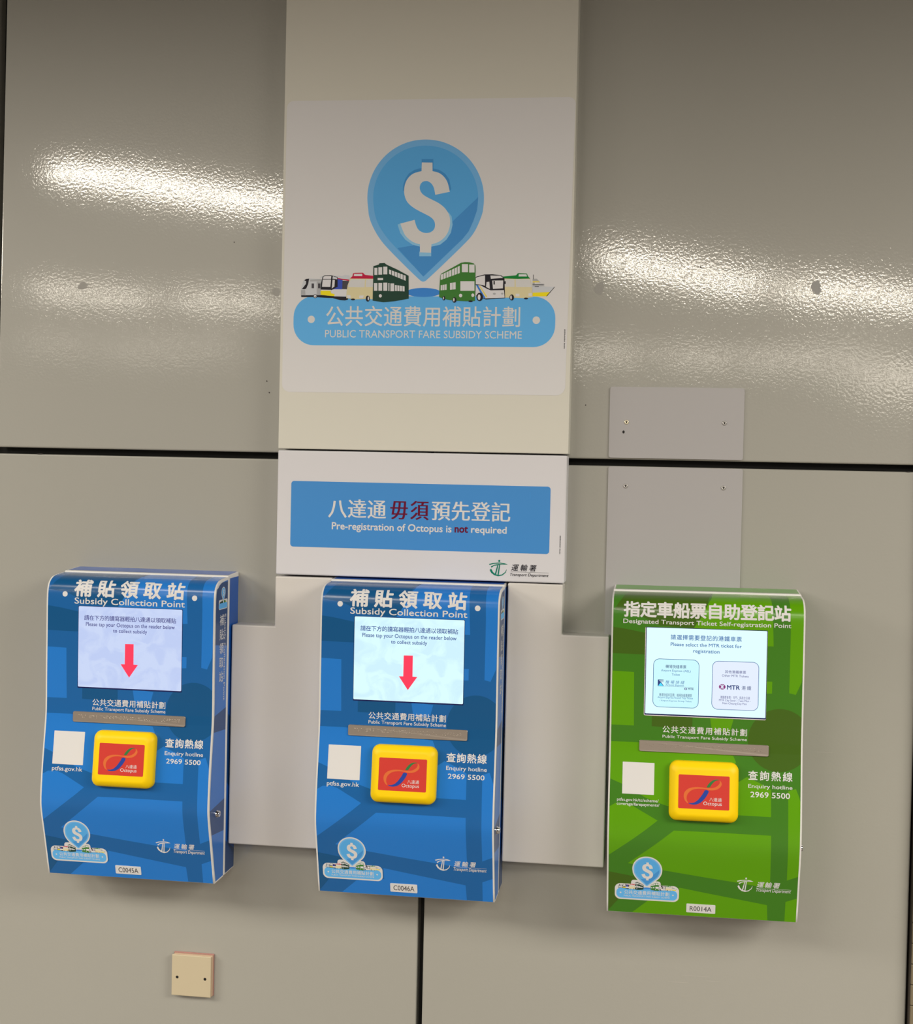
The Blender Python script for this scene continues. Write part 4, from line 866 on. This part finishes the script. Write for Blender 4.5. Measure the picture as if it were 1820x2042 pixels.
                A.latin('Airport Express Round Trip Ticket', g('x7'), blue_t, 1.15)
                A.latin('/ Airport Express Group Ticket', g('x8'), blue_t, 1.15)
            else:
                A.cjk('其他港鐵車票', g('y1'), hair, 1.15, off=0.004)
                A.latin('Other MTR Tickets', g('y2'), hair, 1.15)
                mc = G['MC']; cx_, cy2 = (mc[0] + mc[2]) / 2, (mc[1] + mc[3]) / 2
                pur = mat('purple_print', (132, 28, 112), 0.5)
                wm = mat('button_fill_2', None)
                A.poly(circle(cx_, cy2, 6.1, 28, 5.0), pur, 1.15)
                A.poly([(cx_ - .6, cy2 - 3.9), (cx_ + .6, cy2 - 3.9), (cx_ + .6, cy2 + 3.9), (cx_ - .6, cy2 + 3.9)], wm, 1.2)
                for sg in (-1, 1):
                    ring_o = [(cx_ + sg * 4.2 - sg * 3.6 * math.cos(a), cy2 + 3.9 * math.sin(a)) for a in [math.radians(t) for t in range(-75, 76, 15)]]
                    ring_i = [(cx_ + sg * 4.4 - sg * 2.5 * math.cos(a), cy2 + 2.9 * math.sin(a)) for a in [math.radians(t) for t in range(-75, 76, 15)]]
                    A.poly(ring_o + ring_i[::-1], wm, 1.22)
                A.latin('MTR', g('MT'), navy, 1.15, off=.022)
                A.cjk('港鐵', g('MK'), navy, 1.15, off=0.002)
                A.cjk('港鐵都會票/屯門-南昌全日通', g('y3'), hair, 1.15, off=-0.002)
                A.latin('MTR City Saver / Tuen Mun -', g('y4'), hair, 1.15)
                A.latin('Nam Cheung Day Pass', g('y5'), hair, 1.15)
            A.build('touch_button', fplace, sc_o, CUTS)

    # braille plate
    a0, b0, a1, b1 = G['plate']
    P = rrect(a0, b0, a1, b1, 3.2, 4)
    bm = bmesh.new()
    top = [bm.verts.new(fplace(x, y, 2.4)) for x, y in P]
    top2 = [bm.verts.new(fplace(a0 + (x - a0) * (1 - .8 / 234) + .4, b0 + (y - b0) * (1 - .8 / 21) + .4, 2.8)) for x, y in P]
    bot = [bm.verts.new(fplace(x, y, 0.0)) for x, y in P]
    bm.faces.new(top2)
    for i in range(len(P)):
        j = (i + 1) % len(P)
        bm.faces.new((top[i], bot[i], bot[j], top[j])); bm.faces.new((top2[i], top[i], top[j], top2[j]))
    bp = from_bm('braille_plate', bm, steel, k)
    bm = bmesh.new()
    r = random.Random(11)
    x = a0 + 12
    ym = (b0 + b1) / 2 + 1.2
    while x < a1 - 12:
        if r.random() > .10:
            for cxx in (0, 2.3):
                for cyy in (-2.3, 0, 2.3):
                    if r.random() < .5:
                        ctr = fplace(x + cxx, ym + cyy, 2.8)
                        ring_ = [bm.verts.new((ctr[0] + 0.0009 * math.cos(t), ctr[1], ctr[2] + .0009 * math.sin(t))) for t in [math.pi / 3 * q for q in range(6)]]
                        tp = bm.verts.new((ctr[0], ctr[1] - .0008, ctr[2]))
                        for q in range(6):
                            bm.faces.new((ring_[q], ring_[(q + 1) % 6], tp))
        x += 5.9
    bd = from_bm('braille_dots', bm, steel, bp)
    bd['kind'] = 'stuff'

    # white square label (its code is left blank) and the number label
    def label_piece(q, r_, name, th=.5):
        a0, b0, a1, b1 = q
        P = rrect(a0, b0, a1, b1, r_, 3)
        bm = bmesh.new()
        tp = [bm.verts.new(fplace(x, y, .45 + th)) for x, y in P]
        bt = [bm.verts.new(fplace(x, y, .1)) for x, y in P]
        bm.faces.new(tp)
        for i in range(len(P)):
            j = (i + 1) % len(P)
            bm.faces.new((tp[i], bt[i], bt[j], tp[j]))
        return from_bm(name, bm, ink_white, k)
    label_piece(G['code'], .6, 'blank_label', .05)
    tg = label_piece(G['tag'], 1.6, 'number_label', .4)
    A = Art(); A.latin({'left': 'C0045A', 'middle': 'C0046A', 'green': 'R0014A'}[scheme], G['tagt'], pm('ink'), .95)
    A.build('lettering', fplace, tg)

    # card reader: a raised yellow pad following the slope of the face
    a0, b0, a1, b1 = G['reader']
    cu = (a0 + a1) / 2 - .2
    cs = (b0 + b1) / 2
    d, z, nd, nz = on_profile(cs / 1000)
    O = Vector((cu / 1000 - hw, -d, z))
    ex = Vector((1, 0, 0)); en = Vector((0, -nd, nz)); et = Vector((0, nz, nd))
    et = Vector((0, -en.z, en.y)) * -1
    if et.z < 0: et = -et
    def rp(x, t, h):
        return tuple(O + ex * (x / 1000) + et * (t / 1000) + en * (h / 1000))
    RW, RH = 127.0, 109.5
    bm = bmesh.new()
    rings = [(0, -6, 15), (0, 6.0, 15), (.6, 9.0, 15), (2.2, 11.6, 14.5), (4.6, 14.0, 13.5), (8.2, 16.6, 12), (10.6, 17.9, 11), (12.6, 18.5, 10), (14.6, 18.7, 9)]
    R = []
    for ins, h, rr in rings:
        R.append([bm.verts.new(rp(x, t, h)) for x, t in rrect(-RW / 2 + ins, -RH / 2 + ins, RW / 2 - ins, RH / 2 - ins, rr, 8)])
    for p, q in zip(R, R[1:]):
        for i in range(len(p)):
            j = (i + 1) % len(p)
            bm.faces.new((p[i], p[j], q[j], q[i]))
    bm.faces.new(R[-1])
    rd = from_bm('card_reader', bm, yellow, k, smooth=True)
    PW, PH = 93.0, 61.5
    oy = .6 if blue else .2
    A = Art(); A.poly(rrect(-PW / 2, -PH / 2 + oy, PW / 2, PH / 2 + oy, 2.2, 4), red_panel, 18.95)
    A.build('red_panel', rp, rd)
    E = ART['EMBLEM']
    def smooth_loop(P):
        o = []
        n = len(P)
        for i in range(n):
            p, q = P[i], P[(i + 1) % n]
            o += [(p[0] * .75 + q[0] * .25, p[1] * .75 + q[1] * .25), (p[0] * .25 + q[0] * .75, p[1] * .25 + q[1] * .75)]
        return o
    f2 = lambda p: ((p[0] - .5) * PW, (p[1] - .5) * PH + oy)
    A = Art()
    A.poly([f2(p) for p in smooth_loop(E['orange'])], mat('ribbon_orange', (208, 98, 38), 0.42), 19.05)
    A.poly([f2(p) for p in smooth_loop(E['green'])], mat('ribbon_green', (38, 108, 48), 0.42), 19.10)
    A.poly([f2(p) for p in smooth_loop(E['blue'])], mat('ribbon_blue', (18, 54, 138), 0.42), 19.10)
    A.build('ribbon_emblem', rp, rd)
    A = Art()
    q = E['cn']; p0, p1 = f2(q[:2]), f2(q[2:]); A.cjk('八達通', (*p0, *p1), ink_white, 19.1, off=0.0)
    q = E['en']; p0, p1 = f2(q[:2]), f2(q[2:]); A.latin('Octopus', (*p0, *p1), ink_white, 19.1, off=0.004)
    A.build_lines('lettering', rp, rd)

    # cam lock on the right side of the cover
    bm = bmesh.new()
    R = []
    for r_, x in ((.0078, -.001), (.0078, .0022), (.0066, .0036), (.0062, .0062), (.0054, .0070), (.0030, .0070), (.0028, .0050)):
        R.append([bm.verts.new((x, r_ * math.cos(a), r_ * math.sin(a))) for a in [2 * math.pi * i / 20 for i in range(20)]])
    for p, q in zip(R, R[1:]):
        for i in range(20):
            j = (i + 1) % 20
            bm.faces.new((p[i], p[j], q[j], q[i]))
    bm.faces.new(R[-1])
    lk = from_bm('lock', bm, chrome, k, (hw, -.1045, .1395), smooth=True)
    bm = bmesh.new()
    bm.faces.new([bm.verts.new((.0052, y, z)) for y, z in ((-.0005, -.002), (.0005, -.002), (.0005, .002), (-.0005, .002))])
    from_bm('keyhole', bm, dark, lk)
    return k

kiosk('blue wall-mounted collection machine furthest left, number label C0045A', -1.2095, 0.350, 0.0002, 0.0, 'left')
kiosk('blue wall-mounted collection machine under the notice box, number label C0046A', -0.6465, 0.350, 0.0002, 0.0, 'middle')
kiosk('green wall-mounted ticket registration machine with two buttons on its screen', -0.0805, 0.356, 0.0032, -0.005, 'green')
